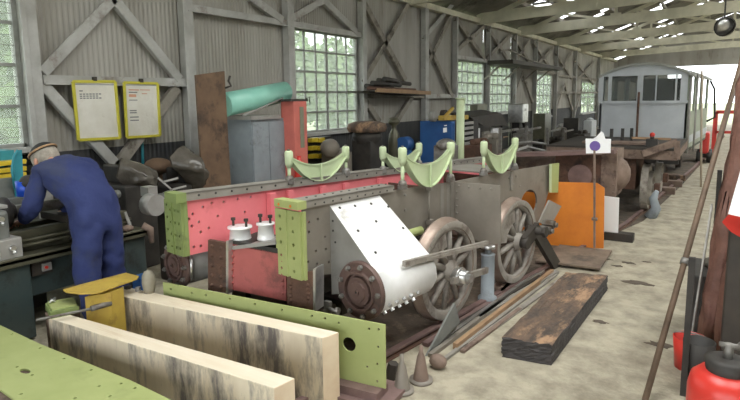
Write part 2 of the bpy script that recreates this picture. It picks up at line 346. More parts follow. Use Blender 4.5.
def isrl(x, y):
    for (lx, ly, sx, sy, p) in ROOF_FILLS:
        if abs(x-lx) < sx/2+0.1 and abs(y-ly) < sy/2+0.1: return True
    return False
for ix in range(-NX, NX):
    x0 = max(-6.75, ix*CXW); x1 = min(6.75, (ix+1)*CXW)
    if x1 <= x0: continue
    run = None
    for iy in range(0, int(47.2/CY0)+1):
        y = -6+iy*CY0; last = iy == int(47.2/CY0)
        k = 'h' if (ix, iy) in holes else ('l' if isrl((x0+x1)/2, y+CY0/2) else 'r')
        if last: k = 'end'
        if run is None: run = (k, y); continue
        if k != run[0]:
            tgt = {'r': mb, 'l': rl}.get(run[0])
            if tgt: corr(tgt, lambda yy, a, d: (a, yy, roofz(a)+d), run[1], y, x0, x1, 0.015)
            run = (k, y)
struct(mb.build('ceiling', 'roof', normals=False, origin=(0, 0, EAVE)))
if len(rl.bm.faces): struct(rl.build('trim_1', 'added_roof_panel', normals=False, origin=(0, 0, EAVE)))  # invented panels that give the added area lamps a source
# purlins + ridge
mb = MB()
for s in (-1, 1):
    for x in (1.2, 2.6, 4.0, 5.4):
        z = roofz(x)-0.09; mb.beam((s*x, -6, z), (s*x, 41, z), 0.06, 0.12)
mb.beam((0, -6, roofz(0)-0.1), (0, 41, roofz(0)-0.1), 0.08, 0.14)
struct(mb.build('trim_2', 'brace'))
# roof trusses
def truss(y, n):
    mb = MB(); zt = 4.16; zm = 4.42
    for s in (-1, 1):
        mb.beam((s*6.55, y, zt), (0, y, zm), 0.09, 0.32)
        mb.beam((s*6.55, y, roofz(6.55)-0.22), (0, y, roofz(0)-0.22), 0.07, 0.12)
        mb.beam((s*3.3, y, (zt+zm)/2), (s*3.3, y, roofz(3.3)-0.2), 0.05, 0.09)
        mb.beam((0, y, zm), (s*3.3, y, roofz(3.3)-0.25), 0.05, 0.08)
        mb.beam((s*3.3, y, (zt+zm)/2), (s*5.0, y, roofz(5.0)-0.22), 0.05, 0.07)
    mb.beam((0, y, zm), (0, y, roofz(0)-0.2), 0.05, 0.09)
    mb.cbox((0, y, zm), (0.5, 0.1, 0.3)); mb.cbox((-3.3, y, (zt+zm)/2+.05), (0.32, 0.1, 0.35))
    struct(mb.build('trim_%d' % n, 'truss'))
for i, y in enumerate((1.0, 6.5, 12.0, 16.4, 20.3, 25.3, 30.0, 35.6)): truss(y, 3+i)
# wall steelwork: posts, rails and diagonal braces (each countable member of the frame is trim)
PX = -6.47
def WL(px, py, x=PX): return onx(px, py, x)
posts = [(3.30, 0.15), (5.45, 0.16), (7.65, 0.16), (9.98, 0.14), (12.85, 0.20), (14.72, 0.12), (17.27, 0.10), (19.9, 0.12), (22.44, 0.12), (25.6, 0.12), (29.26, 0.14), (35.2, 0.14)]
tn = 11
for y, wd in posts:
    mb = MB(); mb.box((WX+0.02, y-wd/2, 0), (WX+0.16, y+wd/2, EAVE)); mb.box((WX+0.16, y-wd/2-0.03, 0), (WX+0.18, y-wd/2+0.03, EAVE))
    struct(mb.build('trim_%d' % tn, 'steelpaint', bevel=0.006)); tn += 1
rails = [(3.4, 5.45, 2.10, 'steelpaint'), (5.45, 9.98, 3.14, 'steelpaint'), (9.98, 12.85, 1.90, 'brace'), (12.85, 14.72, 1.88, 'steelpaint'), (14.72, 19.9, 2.96, 'steelpaint'), (22.44, 25.6, 2.83, 'brace'), (25.6, 41, 2.0, 'brace'), (25.6, 41, 2.75, 'brace'), (5.45, 7.65, 3.98, 'brace')]
for y0, y1, z, m in rails:
    mb = MB(); mb.beam((WX+0.09, y0, z), (WX+0.09, y1, z), 0.08, 0.10); mb.beam((WX+.14, y0, z-.05), (WX+.14, y1, z-.05), .06, .015)
    struct(mb.build('trim_%d' % tn, m)); tn += 1
mb = MB(); mb.beam((WX+0.1, -6, EAVE-0.02), (WX+0.1, 41, EAVE-0.02), 0.16, 0.14); struct(mb.build('trim_%d' % tn, 'truss')); tn += 1
diag = [((43, 72), (114, -2), 's'), ((114, -2), (180, 79), 's'), ((43, 84), (118, 166), 's'), ((178, 88), (108, 180), 'b'),
        ((251, -3), (283, 20), 's'), ((290, 19), (324, 0), 's'), ((324, 0), (357, 32), 's'), ((363, 83), (412, -2), 'b'), ((361, -4), (406, 80), 'b'),
        ((364, 98), (380, 122), 'b'), ((412, 98), (397, 122), 'b'), ((425, 70), (452, 15), 'b'), ((425, 36), (453, 97), 'b'), ((424, 38), (458, -2), 's'),
        ((457, 50), (485, 26), 'b'), ((456, 18), (485, 59), 'b'), ((487, 58), (511, 35), 'b'), ((488, 27), (511, 64), 'b'),
        ((513, 66), (530, 40), 'b'), ((514, 36), (531, 64), 'b'), ((514, 98), (523, 72), 'b'), ((523, 72), (533, 102), 'b'),
        ((534, 68), (553, 48), 'b'), ((534, 42), (553, 72), 'b'), ((556, 78), (572, 52), 'b'), ((556, 52), (572, 78), 'b'), ((557, 108), (565, 84), 'b'), ((565, 84), (573, 110), 'b'),
        ((575, 82), (594, 62), 'b'), ((575, 60), (594, 84), 'b'), ((574, 118), (582, 90), 'b')]
for a, b, k in diag:
    p, q = WL(*a), WL(*b); mb = MB(); wd = 0.12 if k == 's' else 0.13
    mb.beam(p, q, wd, 0.02, up=(1, 0, 0)); d = (q-p).normalized(); sd = d.cross(V((1, 0, 0))).normalized()*(wd/2)
    mb.beam(p+sd-V((.03, 0, 0)), q+sd-V((.03, 0, 0)), 0.012, 0.07, up=(1, 0, 0))
    struct(mb.build('trim_%d' % tn, 'steelpaint' if k == 's' else 'brace')); tn += 1
# windows
def window(n, cols, rows, big=1):
    y0, y1, z0, z1 = wins[n]; t = thing('window_%d' % n, 'x', 'x', (WX, (y0+y1)/2, z0)); del t['label']; del t['category']; t['kind'] = 'structure'
    mb = MB()
    for (a, b) in (((y0, z0), (y1, z0)), ((y0, z1), (y1, z1))): mb.beam((WX, a[0], a[1]), (WX, b[0], b[1]), 0.09, 0.08)
    for y in (y0, y1): mb.beam((WX, y, z0), (WX, y, z1), 0.06, 0.09, up=(1, 0, 0))
    mb.build('window_frame', 'greywin', t)
    mb = MB()
    for i in range(1, cols):
        y = y0+(y1-y0)*i/cols; th = 0.06 if (i*2 == cols) else 0.028
        mb.beam((WX, y, z0), (WX, y, z1), th, 0.04, up=(1, 0, 0))
    for j in range(1, rows):
        z = z0+(z1-z0)*j/rows; mb.beam((WX, y0, z), (WX, y1, z), 0.03, 0.035)
    for j in range(1, int((z1-z0)/0.11)):
        z = z0+0.11*j; mb.beam((WX+0.05, y0, z), (WX+0.05, y1, z), 0.004, 0.006)
    mb.build('window_bars', 'greywin', t)
    mb = MB(); mb.box((WX-0.004, y0, z0), (WX+0.004, y1, z1)); mb.build('window_glass', 'glass', t)
    mb = MB(); mb.box((WX-0.02, y0-0.05, z0-0.06), (WX+0.14, y1+0.05, z0)); mb.build('window_sill', 'steelpaint', t)
window(1, 6, 5); window(2, 6, 5); window(3, 5, 5); window(4, 5, 5); window(5, 4, 4); window(6, 4, 4)
# trees outside the windows
def tree(x, y, h, r, lab):
    t = thing('tree', lab, 'tree', (x, y, -0.1), 'trees outside the left wall')
    mb = MB(); mb.path([(x, y, -0.1), (x+.1, y, h*.35), (x-.05, y+.1, h*.7)], [0.16, 0.12, 0.05]); mb.build('trunk', 'bark', t)
    mb = MB(); rnd = random.Random(int(y*10))
    for i in range(2300):
        th = rnd.uniform(0, 2*pi); ph = math.acos(rnd.uniform(-1, 1)); rr = r*rnd.uniform(0.35, 1)
        c = V((x+rr*sin(ph)*cos(th), y+rr*sin(ph)*sin(th)*1.2, h*.55+rr*cos(ph)*0.95*h*.5/r)); s = rnd.uniform(0.10, 0.24)
        a = V((rnd.uniform(-1, 1), rnd.uniform(-1, 1), rnd.uniform(-1, 1))).normalized(); b = a.orthogonal().normalized()
        mb.face([mb.bm.verts.new(c+a*s), mb.bm.verts.new(c+b*s*.6), mb.bm.verts.new(c-a*s), mb.bm.verts.new(c-b*s*.6)])
    mb.build('crown', 'leaf', t, normals=False)
for i, (x, y, h, r, lab) in enumerate([(-10.5, 5.0, 4.6, 1.8, 'green tree outside the tall mesh window at the far left'),
    (-12.6, 13.8, 4.4, 1.7, 'green tree outside, behind left half of the window above the red cabinet'), (-13.4, 18.8, 4.2, 1.8, 'green tree outside, behind right half of the window above the red cabinet'),
    (-12, 27, 5.0, 2.2, 'green tree outside, behind the first pane group beyond the blue cabinet'), (-12, 33, 5.0, 2.2, 'green tree outside, behind the second window beyond the blue cabinet'),
    (-11.5, 41, 5.2, 2.4, 'green tree outside, behind the narrow window near the hoist shelf'), (-11, 55, 5.5, 2.6, 'green tree outside, behind the farthest window by the van')]):
    tree(x, y, h, r, lab)
# ================================================================== LOCOMOTIVE FRAME
TH = radians(8.8); LO = V((-2.36, 2.83, 0)); LU_ = V((sin(TH), cos(TH), 0)); LV = V((-cos(TH), sin(TH), 0)); ZZ = V((0, 0, 1))
def lw(u, v, z): return LO + LU_*u + LV*v + ZZ*z
def Lp(px, py, v=0.0): return pl(px, py, LO+LV*v, LV)
def Lu(px, py, u): return pl(px, py, LO+LU_*u, LU_)
def luv(p): d = p-LO; return d.dot(LU_), d.dot(LV), d.z
loco = thing('locomotive_frame', 'dismantled steam locomotive frame with pink inside, silver cylinder and spoked wheels', 'locomotive frame', tuple(lw(1.8, 0.4, 0)))
def ztop(u): return 1.165 - 0.03*u
def holes_on(pts, U, W, r=0.011): return [circ(p, r, U, W, 8) for p in pts]
# near frame plate
out = [(303, 203), (392, 188), (394, 190.5), (455, 181.5), (500, 172.5), (551, 164.5), (549, 190), (543, 212), (537, 230), (520, 226), (500, 220), (455, 229), (395, 241), (333, 274), (303, 277)]
hp = [(309, 222), (318, 219), (309, 232), (325, 237), (316, 251), (326, 249), (308, 262), (317, 264), (329, 262)]
hl = holes_on([Lp(*p) for p in hp], LU_, ZZ)
hl.append([Lp(529+8*cos(a)+1.5*sin(a), 203-13.5*sin(a)) for a in [2*pi*i/18 for i in range(18)]])
mb = MB(); mb.plate([Lp(*p) for p in out], hl, LV*0.018)
side = mb.build('side_plate', 'frame_brown', loco)
for px, y0, y1 in ((442, 185, 225), (448, 186, 226), (452, 184, 226)):
    mb = MB(); mb.prism([Lp(px-1.4, y0-1.5), Lp(px+1.4, y0-1.5), Lp(px+1.4, y1+1.5), Lp(px-1.4, y1+1.5)], -LV*0.004)
    for k in range(6): mb.tube(Lp(px, y0+(y1-y0)*k/5), Lp(px, y0+(y1-y0)*k/5)-LV*0.008, 0.009, n=6)
    mb.build('riveted_strip', 'frame', side)
for px, py in ((509, 178), (513, 184), (516, 176), (405, 195), (405, 210), (520, 186)): mb = MB(); mb.tube(Lp(px, py), Lp(px, py)-LV*0.01, 0.012, n=6); mb.build('frame_bolt', 'frame', side)
mb = MB(); mb.prism([Lp(510, 172), Lp(512, 172), Lp(512, 190), Lp(510, 190)], -LV*0.014)
mb.build('riveted_strip', 'frame', side)
# near top angle flange
mb = MB(); a = luv(Lp(296, 201)); e = luv(Lp(392, 184))
def flange(mb, u0, u1, v, z0, z1, th, wv, dirv):
    p = lambda u, vv, z: lw(u, vv, z)
    mb.hexa([p(u0, v, z0-th), p(u1, v, z1-th), p(u1, v+wv*dirv, z1-th), p(u0, v+wv*dirv, z0-th), p(u0, v, z0), p(u1, v, z1), p(u1, v+wv*dirv, z1), p(u0, v+wv*dirv, z0)])
flange(mb, 0.03, e[0], -0.022, 1.178, 1.165, 0.05, 0.02, 1)
flange(mb, 0.03, e[0], -0.022, 1.178, 1.165, 0.014, 0.14, 1)
mb.m = 1
for k in range(11):
    u = 0.12+k*0.085; q = lw(u, 0.06, 1.178-0.0135*u); mb.tube(q, q+V((0, 0, .004)), 0.009, n=8)
    q = lw(u, -0.022, 1.145-0.0135*u); mb.tube(q, q-LV*.003, 0.007, n=8)
mb.build('top_flange', ['frame', 'dark'], loco)
mb = MB(); flange(mb, -0.045, 0.035, -0.03, 1.179, 1.178, 0.054, 0.24, 1)
mb.m = 1
for vv in (0.04, 0.16): q = lw(-0.046, vv, 1.146); mb.tube(q, q-LU_*.003, 0.011, n=8)
mb.build('flange_end', ['green', 'orange'], loco, bevel=0.003)
# near green end angle
def green_angle(name, v_in, v_out, z0, z1, u, side_v, lab):
    mb = MB(); cols = []
    lo, hi = min(v_in, v_out), max(v_in, v_out)
    hs = []
    for vv in (lo+(hi-lo)*.28, lo+(hi-lo)*.8):
        for k in range(5):
            z = z0+0.05+(z1-z0-0.1)*k/4; hs.append(circ(lw(u, vv, z), 0.012, LV, ZZ, 8))
    mb.plate([lw(u, lo, z0), lw(u, hi, z0), lw(u, hi, z1), lw(u, lo, z1)], hs, -LU_*0.018)
    hs = []
    for k in range(0): hs.append(circ(lw(u+.05, side_v, z0+0.07+(z1-z0-0.14)*k/3), 0.011, LU_, ZZ, 8))
    mb.plate([lw(u, side_v, z0), lw(u+0.022, side_v, z0), lw(u+0.022, side_v, z1), lw(u, side_v, z1)], hs, -LV*0.018)
    mb.beam(lw(u-.018, (lo+hi)/2+.01, z0), lw(u-.018, (lo+hi)/2+.01, z1), 0.012, 0.012, up=(1, 0, 0))
    o = mb.build('end_angle', 'green', loco); o['label'] = lab
green_angle('end_angle', -0.02, 0.235, 0.64, 1.108, -0.002, -0.02, 'green angle plate on the near end')
# far plate (pink inside)
FU0 = -0.39
mb = MB(); fo = [lw(FU0, 0.8, 1.15), lw(3.9, 0.8, 1.05), lw(3.9, 0.8, 0.72), lw(0.4, 0.8, 0.70), lw(-0.1, 0.8, 0.74), lw(FU0, 0.8, 0.745)]
hp = [(193, 214), (203, 207), (212, 203), (224, 202), (192, 226), (201, 232), (187, 245), (194, 247), (201, 246), (199, 222), (218, 216), (245, 212), (251, 197), (209, 228), (189, 219), (238, 199)]
mb.plate(fo, holes_on([Lp(*p, 0.8) for p in hp], LU_, ZZ, 0.012), LV*0.018)
fp = mb.build('side_plate', 'pink', loco); fp['label'] = 'pink painted far side plate'
mb = MB()
for px in (269, 288, 321, 344, 378): 
    u, v_, z_ = luv(Lp(px, 195, 0.8)); mb = MB(); mb.beam(lw(u, 0.77, 0.75), lw(u, 0.77, ztop(u)-.05), 0.03 if px != 269 else .05, 0.06, up=tuple(LU_)); mb.build('stiffener', 'pink', fp)
mb = MB(); u1 = 3.9
flange(mb, FU0+.02, u1, 0.775, 1.205, 1.085, 0.06, 0.018, 1); flange(mb, FU0+.02, u1, 0.775, 1.205, 1.085, 0.014, 0.13, 1)
mb.m = 1
for k in range(30):
    u = FU0+0.12+k*0.14; q = lw(u, 0.775, 1.178-0.0277*(u-FU0)); mb.tube(q, q-LV*.003, 0.009, n=8)
mb.build('top_flange', ['frame', 'dark'], loco)
mb = MB(); flange(mb, FU0-.06, FU0+.02, 0.77, 1.207, 1.206, 0.07, 0.16, 1); mb.build('flange_end', 'green_dark', loco, bevel=0.003)
mb = MB(); hs = []
for vv in (0.83, 0.88, 0.94, 0.985):
    for k in range(4): hs.append(circ(lw(FU0, vv, 0.80+0.09*k+(0.03 if vv > .95 else 0)), 0.011, LV, ZZ, 8))
mb.plate([lw(FU0, 0.79, 0.745), lw(FU0, 1.02, 0.745), lw(FU0, 1.02, 1.14), lw(FU0, 0.79, 1.14)], hs, -LU_*0.018)
mb.beam(lw(FU0-.022, 0.91, .745), lw(FU0-.022, 0.91, 1.14), 0.008, 0.008, up=tuple(LU_))
mb.prism([lw(FU0, 0.785, .745), lw(FU0+.03, 0.785, .745), lw(FU0+.03, 0.785, 1.14), lw(FU0, 0.785, 1.14)], LV*.01)
g = mb.build('end_angle', 'green_dark', loco); g['label'] = 'deep green angle plate on the far end'
# front cross beam, slightly skewed between the plates
BA = lw(0.05, 0.0, 0); BB = lw(-0.27, 1.0, 0); BD = (BB-BA).normalized(); BN = V((BD.y, -BD.x, 0)); BN = BN if BN.dot(LU_) < 0 else -BN
def Bp(px, py, off=0.0): return pl(px, py, BA+BN*off, BN)
mb = MB(); mb.prism([Bp(229, 243), Bp(286, 255), Bp(286, 301), Bp(229, 289)], -BN*0.03)
mb.m = 1; mb.prism([Bp(233, 241), Bp(286, 250), Bp(286, 255), Bp(233, 246)], -BN*0.3); mb.m = 0
for k in range(6): q = Bp(233, 250+6.5*k); mb.ball(q+BN*.002, 0.012, n=8)
for k in range(6): q = Bp(283, 261+6.5*k); mb.ball(q+BN*.002, 0.012, n=8)
mb.build('front_beam', ['redpanel', 'dark'], loco)
for (x0, y0, x1, y1, off) in ((208, 240, 226, 243, 0.05), (287, 277, 313, 271, 0.04)):
    mb = MB(); yb0, yb1 = (290, 293) if x0 < 250 else (305, 311)
    mb.prism([Bp(x0, y0, off), Bp(x1, y1, off), Bp(x1, yb1, off), Bp(x0, yb0, off)], -BN*0.03)
    hx = (x0+x1)/2
    for k in range(5):
        for xx in (x0+4, x1-5): mb.ball(Bp(xx, y0+6+(yb0-y0-11)*k/4+ (2 if xx > hx else 0), off), 0.014, n=8)
    b = mb.build('riveted_bracket', 'rust', loco)
    mb = MB(); mb.prism([Bp(x1, y1-2, off), Bp(x1+2.4, y1-2, off), Bp(x1+2.4, yb1+1, off), Bp(x1, yb1+1, off)], -BN*0.12); mb.build('bare_edge', 'bright', b)
# silver pots on the beam
for px, py, r in ((240.5, 242, 0.082), (266, 239, 0.06)):
    q = pl(px, py, BA-BN*0.10, BN); mb = MB(); mb.lathe([(0, 0), (r*1.05, 0), (r*1.05, .01), (r, .02), (r*.86, .105), (r*1.1, .108), (r*1.1, .12), (0, .12)], q, n=20)
    p = mb.build('silver_pot', 'silver', loco)
    for s in (-1, 1):
        c = q+BD*(s*-r*.7)+V((0, 0, .12)); mb = MB(); mb.tube(c, c+V((0, 0, .05)), .009, n=8); mb.tube(c+V((0, 0, .04)), c+V((0, 0, .06)), .017, n=6); mb.build('bolt', 'darkbrown', p)
mb = MB(); mb.beam(Bp(229, 246, -.1), Bp(284, 239, -.1), .22, .025); mb.build('beam_top_plate', 'castgrey', loco)
# cylinders with sloping silver cover
def cylinder(uc, vc, zc, r, length, near=True):
    if near:
        mb = MB(); s = -1
        # section through the casting
        top = V((0.0, 1.105)); ctr = V((vc, zc)); R = r*0.97
        d = top-ctr; L_ = d.length; al = math.acos(R/L_); base = atan2(d.y, d.x)
        # tangent on the outer side
        cand = [ctr+V((R*cos(base+q*al), R*sin(base+q*al))) for q in (1, -1)]
        tg = min(cand, key=lambda t: t.x); a0 = atan2(tg.y-ctr.y, tg.x-ctr.x); sec = [(0.0, top.y), (tg.x, tg.y)]
        if a0 < 0: a0 += 2*pi
        for k in range(1, 14): a = a0+(2*pi-0.35-a0)*k/13; sec.append((ctr.x+R*cos(a), ctr.y+R*sin(a)))
        sec.append((0.0, zc-0.10))
        u0 = uc+0.0; u1 = uc+length
        A = [mb.bm.verts.new(lw(u0, v, z)) for v, z in sec]; B = [mb.bm.verts.new(lw(u1-.04-v*.14, v, z)) for v, z in sec]; n = len(sec)
        mb.m = 1; mb.face(A); mb.m = 0; mb.face(B[::-1])
        for i in range(n):
            mb.sm = 1 <= i < n-2; mb.face([A[i], A[(i+1) % n], B[(i+1) % n], B[i]])
        mb.sm = False
        cas = mb.build('cylinder_casting', ['silver', 'sidegrey'], loco)
        dv = V((tg.x, tg.y))-top
        for fu, ft in ((.08, .06), (.24, .08), (.42, .10), (.58, .2), (.10, .42), (.34, .36), (.57, .55), (.12, .75)):
            v, z = top.x+dv.x*ft, top.y+dv.y*ft; q = lw(u0+fu*(length-.02)/.6, v, z); nn = (ZZ*(-dv.x)+LV*dv.y).normalized(); nn = nn if nn.z > 0 else -nn
            mb = MB(); mb.tube(q-nn*.002, q+nn*.003, .011, n=8); mb.build('bolt_hole', 'dark', cas)
        for vv, zz in ((-.03, 1.0), (-.03, .93), (-.05, .85)): q = lw(u0, vv, zz); mb = MB(); mb.tube(q, q-LU_*.004, .008, n=8); mb.build('bolt_hole', 'dark', cas)
        for k in range(5):
            for j in range(2): 
                mb = MB(); a = radians(205+22*j); u = uc+.07+.08*k; q = lw(u, vc+R*cos(a), zc+R*sin(a)); nn = LV*cos(a)+ZZ*sin(a); mb.tube(q, q+nn*.02, .014, n=6); mb.build('cylinder_nut', 'bright', cas)
    mb = MB(); q = lw(uc-.022, vc, zc)
    mb.lathe([(0, -.045), (r*.10, -.045), (r*.10, -.036), (r*.34, -.036), (r*.36, -.025), (r*.50, -.025), (r*.52, .0), (r*.60, .0), (r*.62, -.03), (r*.70, -.03), (r*.72, -.012), (r*1.0, -.012), (r*1.04, 0), (r*1.04, .02), (0, .02)], q, LU_, 40, smooth=False)
    cov = mb.build('cylinder_cover', 'disc', loco)
    mb = MB(); mb.lathe([(0, -.047), (.008, -.047), (.008, -.044)], q, LU_, 10); mb.build('centre_hole', 'dark', cov)
    for k in range(9):
        a = 2*pi*k/9+.3; c = q+(LV*cos(a)+ZZ*sin(a))*r*.87-LU_*.012; mb = MB(); mb.tube(c, c-LU_*.02, .018, n=6); mb.tube(c-LU_*.02, c-LU_*.032, .010, n=8); mb.build('cover_nut', 'steel', cov)
u_, v_, z_ = luv(Lp(362.5, 290, -0.30)); cylinder(u_, v_, z_, 0.197, 0.58)
cylinder(-0.30, 1.05, 0.62, 0.17, 0.5, near=False)
mb = MB(); mb.tube(lw(-.28, 1.05, .62), lw(.25, 1.05, .62), .165, n=28); mb.build('far_cylinder', 'castgrey', loco)
mb = MB(); q = lw(-.24, 0.88, .62); mb.path([lw(-.3, .87, .72), lw(-.31, .86, .62), lw(-.30, .88, .53)], .012, 6); mb.build('bare_edge', 'bright', loco)
# drain cock fitting below the casting
mb = MB(); q = Lp(328, 308, -.04); mb.cbox(q, (.05, .03, .10)); mb.tube(q, q+LU_*-.02-LV*.12, .016, n=10); mb.tube(q-LV*.08, q-LV*.10, .026, n=10); mb.build('drain_fitting', 'steel', loco)
# stretchers inside the frame
for u in (0.9, 1.9, 2.9, 3.75): mb = MB(); mb.prism([lw(u, 0.018, .72), lw(u, .8, .72), lw(u, .8, 1.0), lw(u, .018, 1.0)], LU_*.018); mb.build('stretcher', 'rust', loco)
mb = MB(); mb.prism([lw(2.6, 0.1, 1.07), lw(2.6, .7, 1.07), lw(3.3, .7, 1.05), lw(3.3, .1, 1.05)], ZZ*.015); mb.build('deck_plate', 'frame', loco)
# motion bracket
mu = 1.87; mpx = [(454.5, 182), (500, 185.5), (500.5, 243), (487, 245), (455, 232)]
mb = MB(); mb.plate([Lu(*p, mu) for p in mpx], [], LU_*.018)
for x, y in ((459, 186), (469, 187), (480, 188), (491, 189)): mb.ball(Lu(x, y, mu), .011, n=8)
for k in range(6): mb.ball(Lu(457, 192+7*k, mu), .011, n=8)
mb.build('motion_bracket', 'frame_brown', loco)
# wheels
RW = 0.41; wpos = []
def wheel(u, v, z, out=-1, spokes=10, r=RW):
    c = lw(u, v, z); ax = -LV if out < 0 else LV
    t = MB(); t.m = 1
    t.lathe([(r*.86, .0), (r*.86, -.10), (r*.99, -.10), (r*1.04, -.095), (r*1.04, -.075), (r*.99, -.065), (r*.985, -.0)], c, ax, 48)
    t.m = 0; t.lathe([(r*.985, 0), (r*.93, .006), (r*.86, .0)], c, ax, 48)
    w_ = t.build('wheel', ['wheel', 'tread'], loco)
    mb = MB(); mb.lathe([(r*.88, -.012), (r*.80, -.012), (r*.80, -.07), (r*.88, -.07)], c, ax, 40); mb.build('rim', 'wheel', w_)
    for k in range(spokes):
        a = 2*pi*k/spokes+.2; d = (LU_*cos(a)+ZZ*sin(a)); mb = MB(); mb.tube(c+d*r*.15-ax*.03, c+d*r*.83-ax*.045, .033, .021, n=8); mb.build('spoke', 'wheel', w_)
    mb = MB(); mb.lathe([(0, .04), (.05, .04), (.055, .03), (.085, .02), (.095, -.08), (0, -.08)], c, ax, 20)
    a = radians(-100); mb.build('hub', 'wheel', w_)
    mb = MB(); d = LU_*cos(a)+ZZ*sin(a); e_ = LU_*-sin(a)+ZZ*cos(a)   # balance weight between spokes
    pts = [c+(LU_*cos(b)+ZZ*sin(b))*r*.8-ax*.065 for b in [radians(100+12*i) for i in range(7)]]+[c+(LU_*cos(b)+ZZ*sin(b))*r*.5-ax*.065 for b in [radians(172-12*i) for i in range(7)]]
    mb.prism(pts, ax*.05); mb.build('balance_weight', 'wheel', w_)
    return w_
W1 = luv(Lp(451, 276, -.36)); W2 = luv(Lp(518, 243, -.36)); ZC = 0.46
wheel(W1[0], -.36, ZC); wheel(W2[0], -.36, ZC)
wheel(W1[0], 1.16, ZC, 1); wheel(W2[0], 1.16, ZC, 1)
for u in (W1[0], W2[0]):
    mb = MB(); mb.cbox(lw(u, -.03, ZC+.03), (.05, .26, .26), Matrix.Rotation(-TH, 3, 'Z')); mb.cbox(lw(u, -.03, ZC+.2), (.04, .16, .16), Matrix.Rotation(-TH, 3, 'Z')); mb.build('axle_box', 'darkbrown', loco)
    mb = MB(); mb.tube(lw(u, -.30, ZC), lw(u, 1.1, ZC), .065, n=16); mb.build('axle', 'rust_pale', loco)
# crank and rods
mb = MB(); c = lw(W1[0], -.42, ZC-.03); mb.tube(c+LV*.05, c-LV*.10, .055, n=18); mb.tube(c-LV*.10, c-LV*.13, .035, n=6); mb.tube(c-LV*.02, c-LV*.04, .075, n=18); mb.build('crank_pin', 'bright', loco)
mb = MB(); mb.beam(Lp(404, 264, -.47), Lp(487, 243, -.44), .03, .04); mb.beam(Lp(425, 259.5, -.47), Lp(478, 246, -.45), .036, .022); mb.build('connecting_rod', 'wheel', loco)
mb = MB(); mb.beam(Lp(452, 281, -.46), Lp(487, 270, -.44), .03, .05); mb.build('side_rod', 'wheel', loco)
c = lw(W2[0], -.40, ZC); d2 = Lp(532, 230, -.42)
mb = MB(); mb.tube(c, c-LV*.07, .055, n=18); mb.tube(d2+LV*.06, d2-LV*.12, .04, n=16); mb.tube(d2-LV*.12, d2-LV*.15, .055, n=6)
mb.beam(c-LV*.03, d2-LV*.02, .06, .12); mb.build('crank', 'darkbrown', loco)
for px, py in ((545, 230), (549, 224)):
    q = Lp(px, py, -.40); mb = MB(); mb.tube(q+LV*.06, q-LV*.06, .045, n=6); mb.tube(q-LV*.06, q-LV*.09, .025, n=10); mb.build('hanger_nut', 'steel', loco)
mb = MB(); mb.beam(Lp(534, 228, -.38), Lp(560, 273, -.38), .05, .13); mb.build('reach_arm', 'darkbrown', loco)
mb = MB(); mb.prism([Lp(538, 222, -.2), Lp(550, 228, -.2), Lp(551, 222, -.2), Lp(560, 206, -.2), Lp(548, 200, -.2)], -LV*.02); mb.build('horn_plate', 'frame', loco)
for u, v in ((1.75, 0.06), (2.9, .06)):
    mb = MB(); mb.path([lw(u, v, .7), lw(u-.08, v, .60), lw(u-.25, v, .55), lw(u-.42, v, .62)], .035, 8); mb.build('spring', 'rust', loco)
mb = MB(); q = Lp(412, 233, -.08); mb.tube(q+LU_*-.1, q+LU_*.12, .035, n=14); mb.build('green_pipe', 'green', loco)
# saddle brackets
def saddle(pa, pb, belly, ya, yb, v, lab):
    """two ball-topped posts at pixels pa/pb (base) on plane v, crescent between them"""
    A = Lp(*pa, v); B = Lp(*pb, v); ta = Lp(pa[0], ya, v); tb = Lp(pb[0], yb, v); ta = V((A.x, A.y, ta.z)); tb = V((B.x, B.y, tb.z)); zb = Lp(*belly, v).z
    mb = MB(); m_ = (ta+tb)/2; half = (tb-ta).length/2; D = (tb-ta).normalized(); top = []; bot = []
    N_ = 18
    for i in range(N_+1):
        f = -1+2*i/N_; x = f*half
        base = ta.lerp(tb, i/N_)
        zt = base.z + 0.005 - (1-abs(f)**2.1)*(base.z-zb)*0.40
        zl = base.z - 0.03 - (1-abs(f)**2.0)*(base.z-0.03-zb)
        top.append(V((base.x, base.y, zt))); bot.append(V((base.x, base.y, min(zl, zt-.012))))
    w_ = LV*0.028
    mb.prism([p-w_*.35 for p in top]+[p-w_*.35 for p in bot[::-1]], w_*.7)
    for a, b in zip(top, top[1:]): mb.hexa([a-w_*.6-ZZ*.012, b-w_*.6-ZZ*.012, b+w_*.6-ZZ*.012, a+w_*.6-ZZ*.012, a-w_*.6, b-w_*.6, b+w_*.6, a+w_*.6])
    for a, b in zip(bot, bot[1:]): mb.hexa([a-w_*1.2, b-w_*1.2, b+w_*1.2, a+w_*1.2, a-w_*1.2+ZZ*.008, b-w_*1.2+ZZ*.008, b+w_*1.2+ZZ*.008, a+w_*1.2+ZZ*.008])
    i = N_//2; mb.beam(bot[i]-w_*1.2, top[i]-w_*1.2, .02, .012, up=tuple(LV))
    s = mb.build('saddle', 'green_pale', loco); s['label'] = lab
    for q, bs in ((ta, A), (tb, B)):
        mb = MB(); mb.lathe([(0, -.10), (.02, -.10), (.034, -.06), (.036, -.01), (.036, .03), (.026, .045), (0, .045)], q, n=16); mb.build('saddle_head', 'green_pale', s)
        mb = MB(); mb.tube(q-ZZ*.09, bs-ZZ*.02, .015, n=10); mb.build('post', 'green_pale', s)
        mb = MB(); mb.ball(bs-ZZ*.0, .036, n=10); mb.tube(bs-ZZ*.04, bs-ZZ*.01, .045, n=6); mb.build('saddle_nut', 'steel', s); mb = MB(); mb.tube(q+ZZ*.04, q+ZZ*.058, .012, n=6); mb.build('cap_nut', 'steel', s)
    return s
saddle((289.5, 179), (346, 171), (318, 181), 156, 151, .80, 'pale green saddle nearest the pink end')
saddle((383, 169), (419, 163), (402, 172), 151, 147, .80, 'pale green saddle at the back behind another')
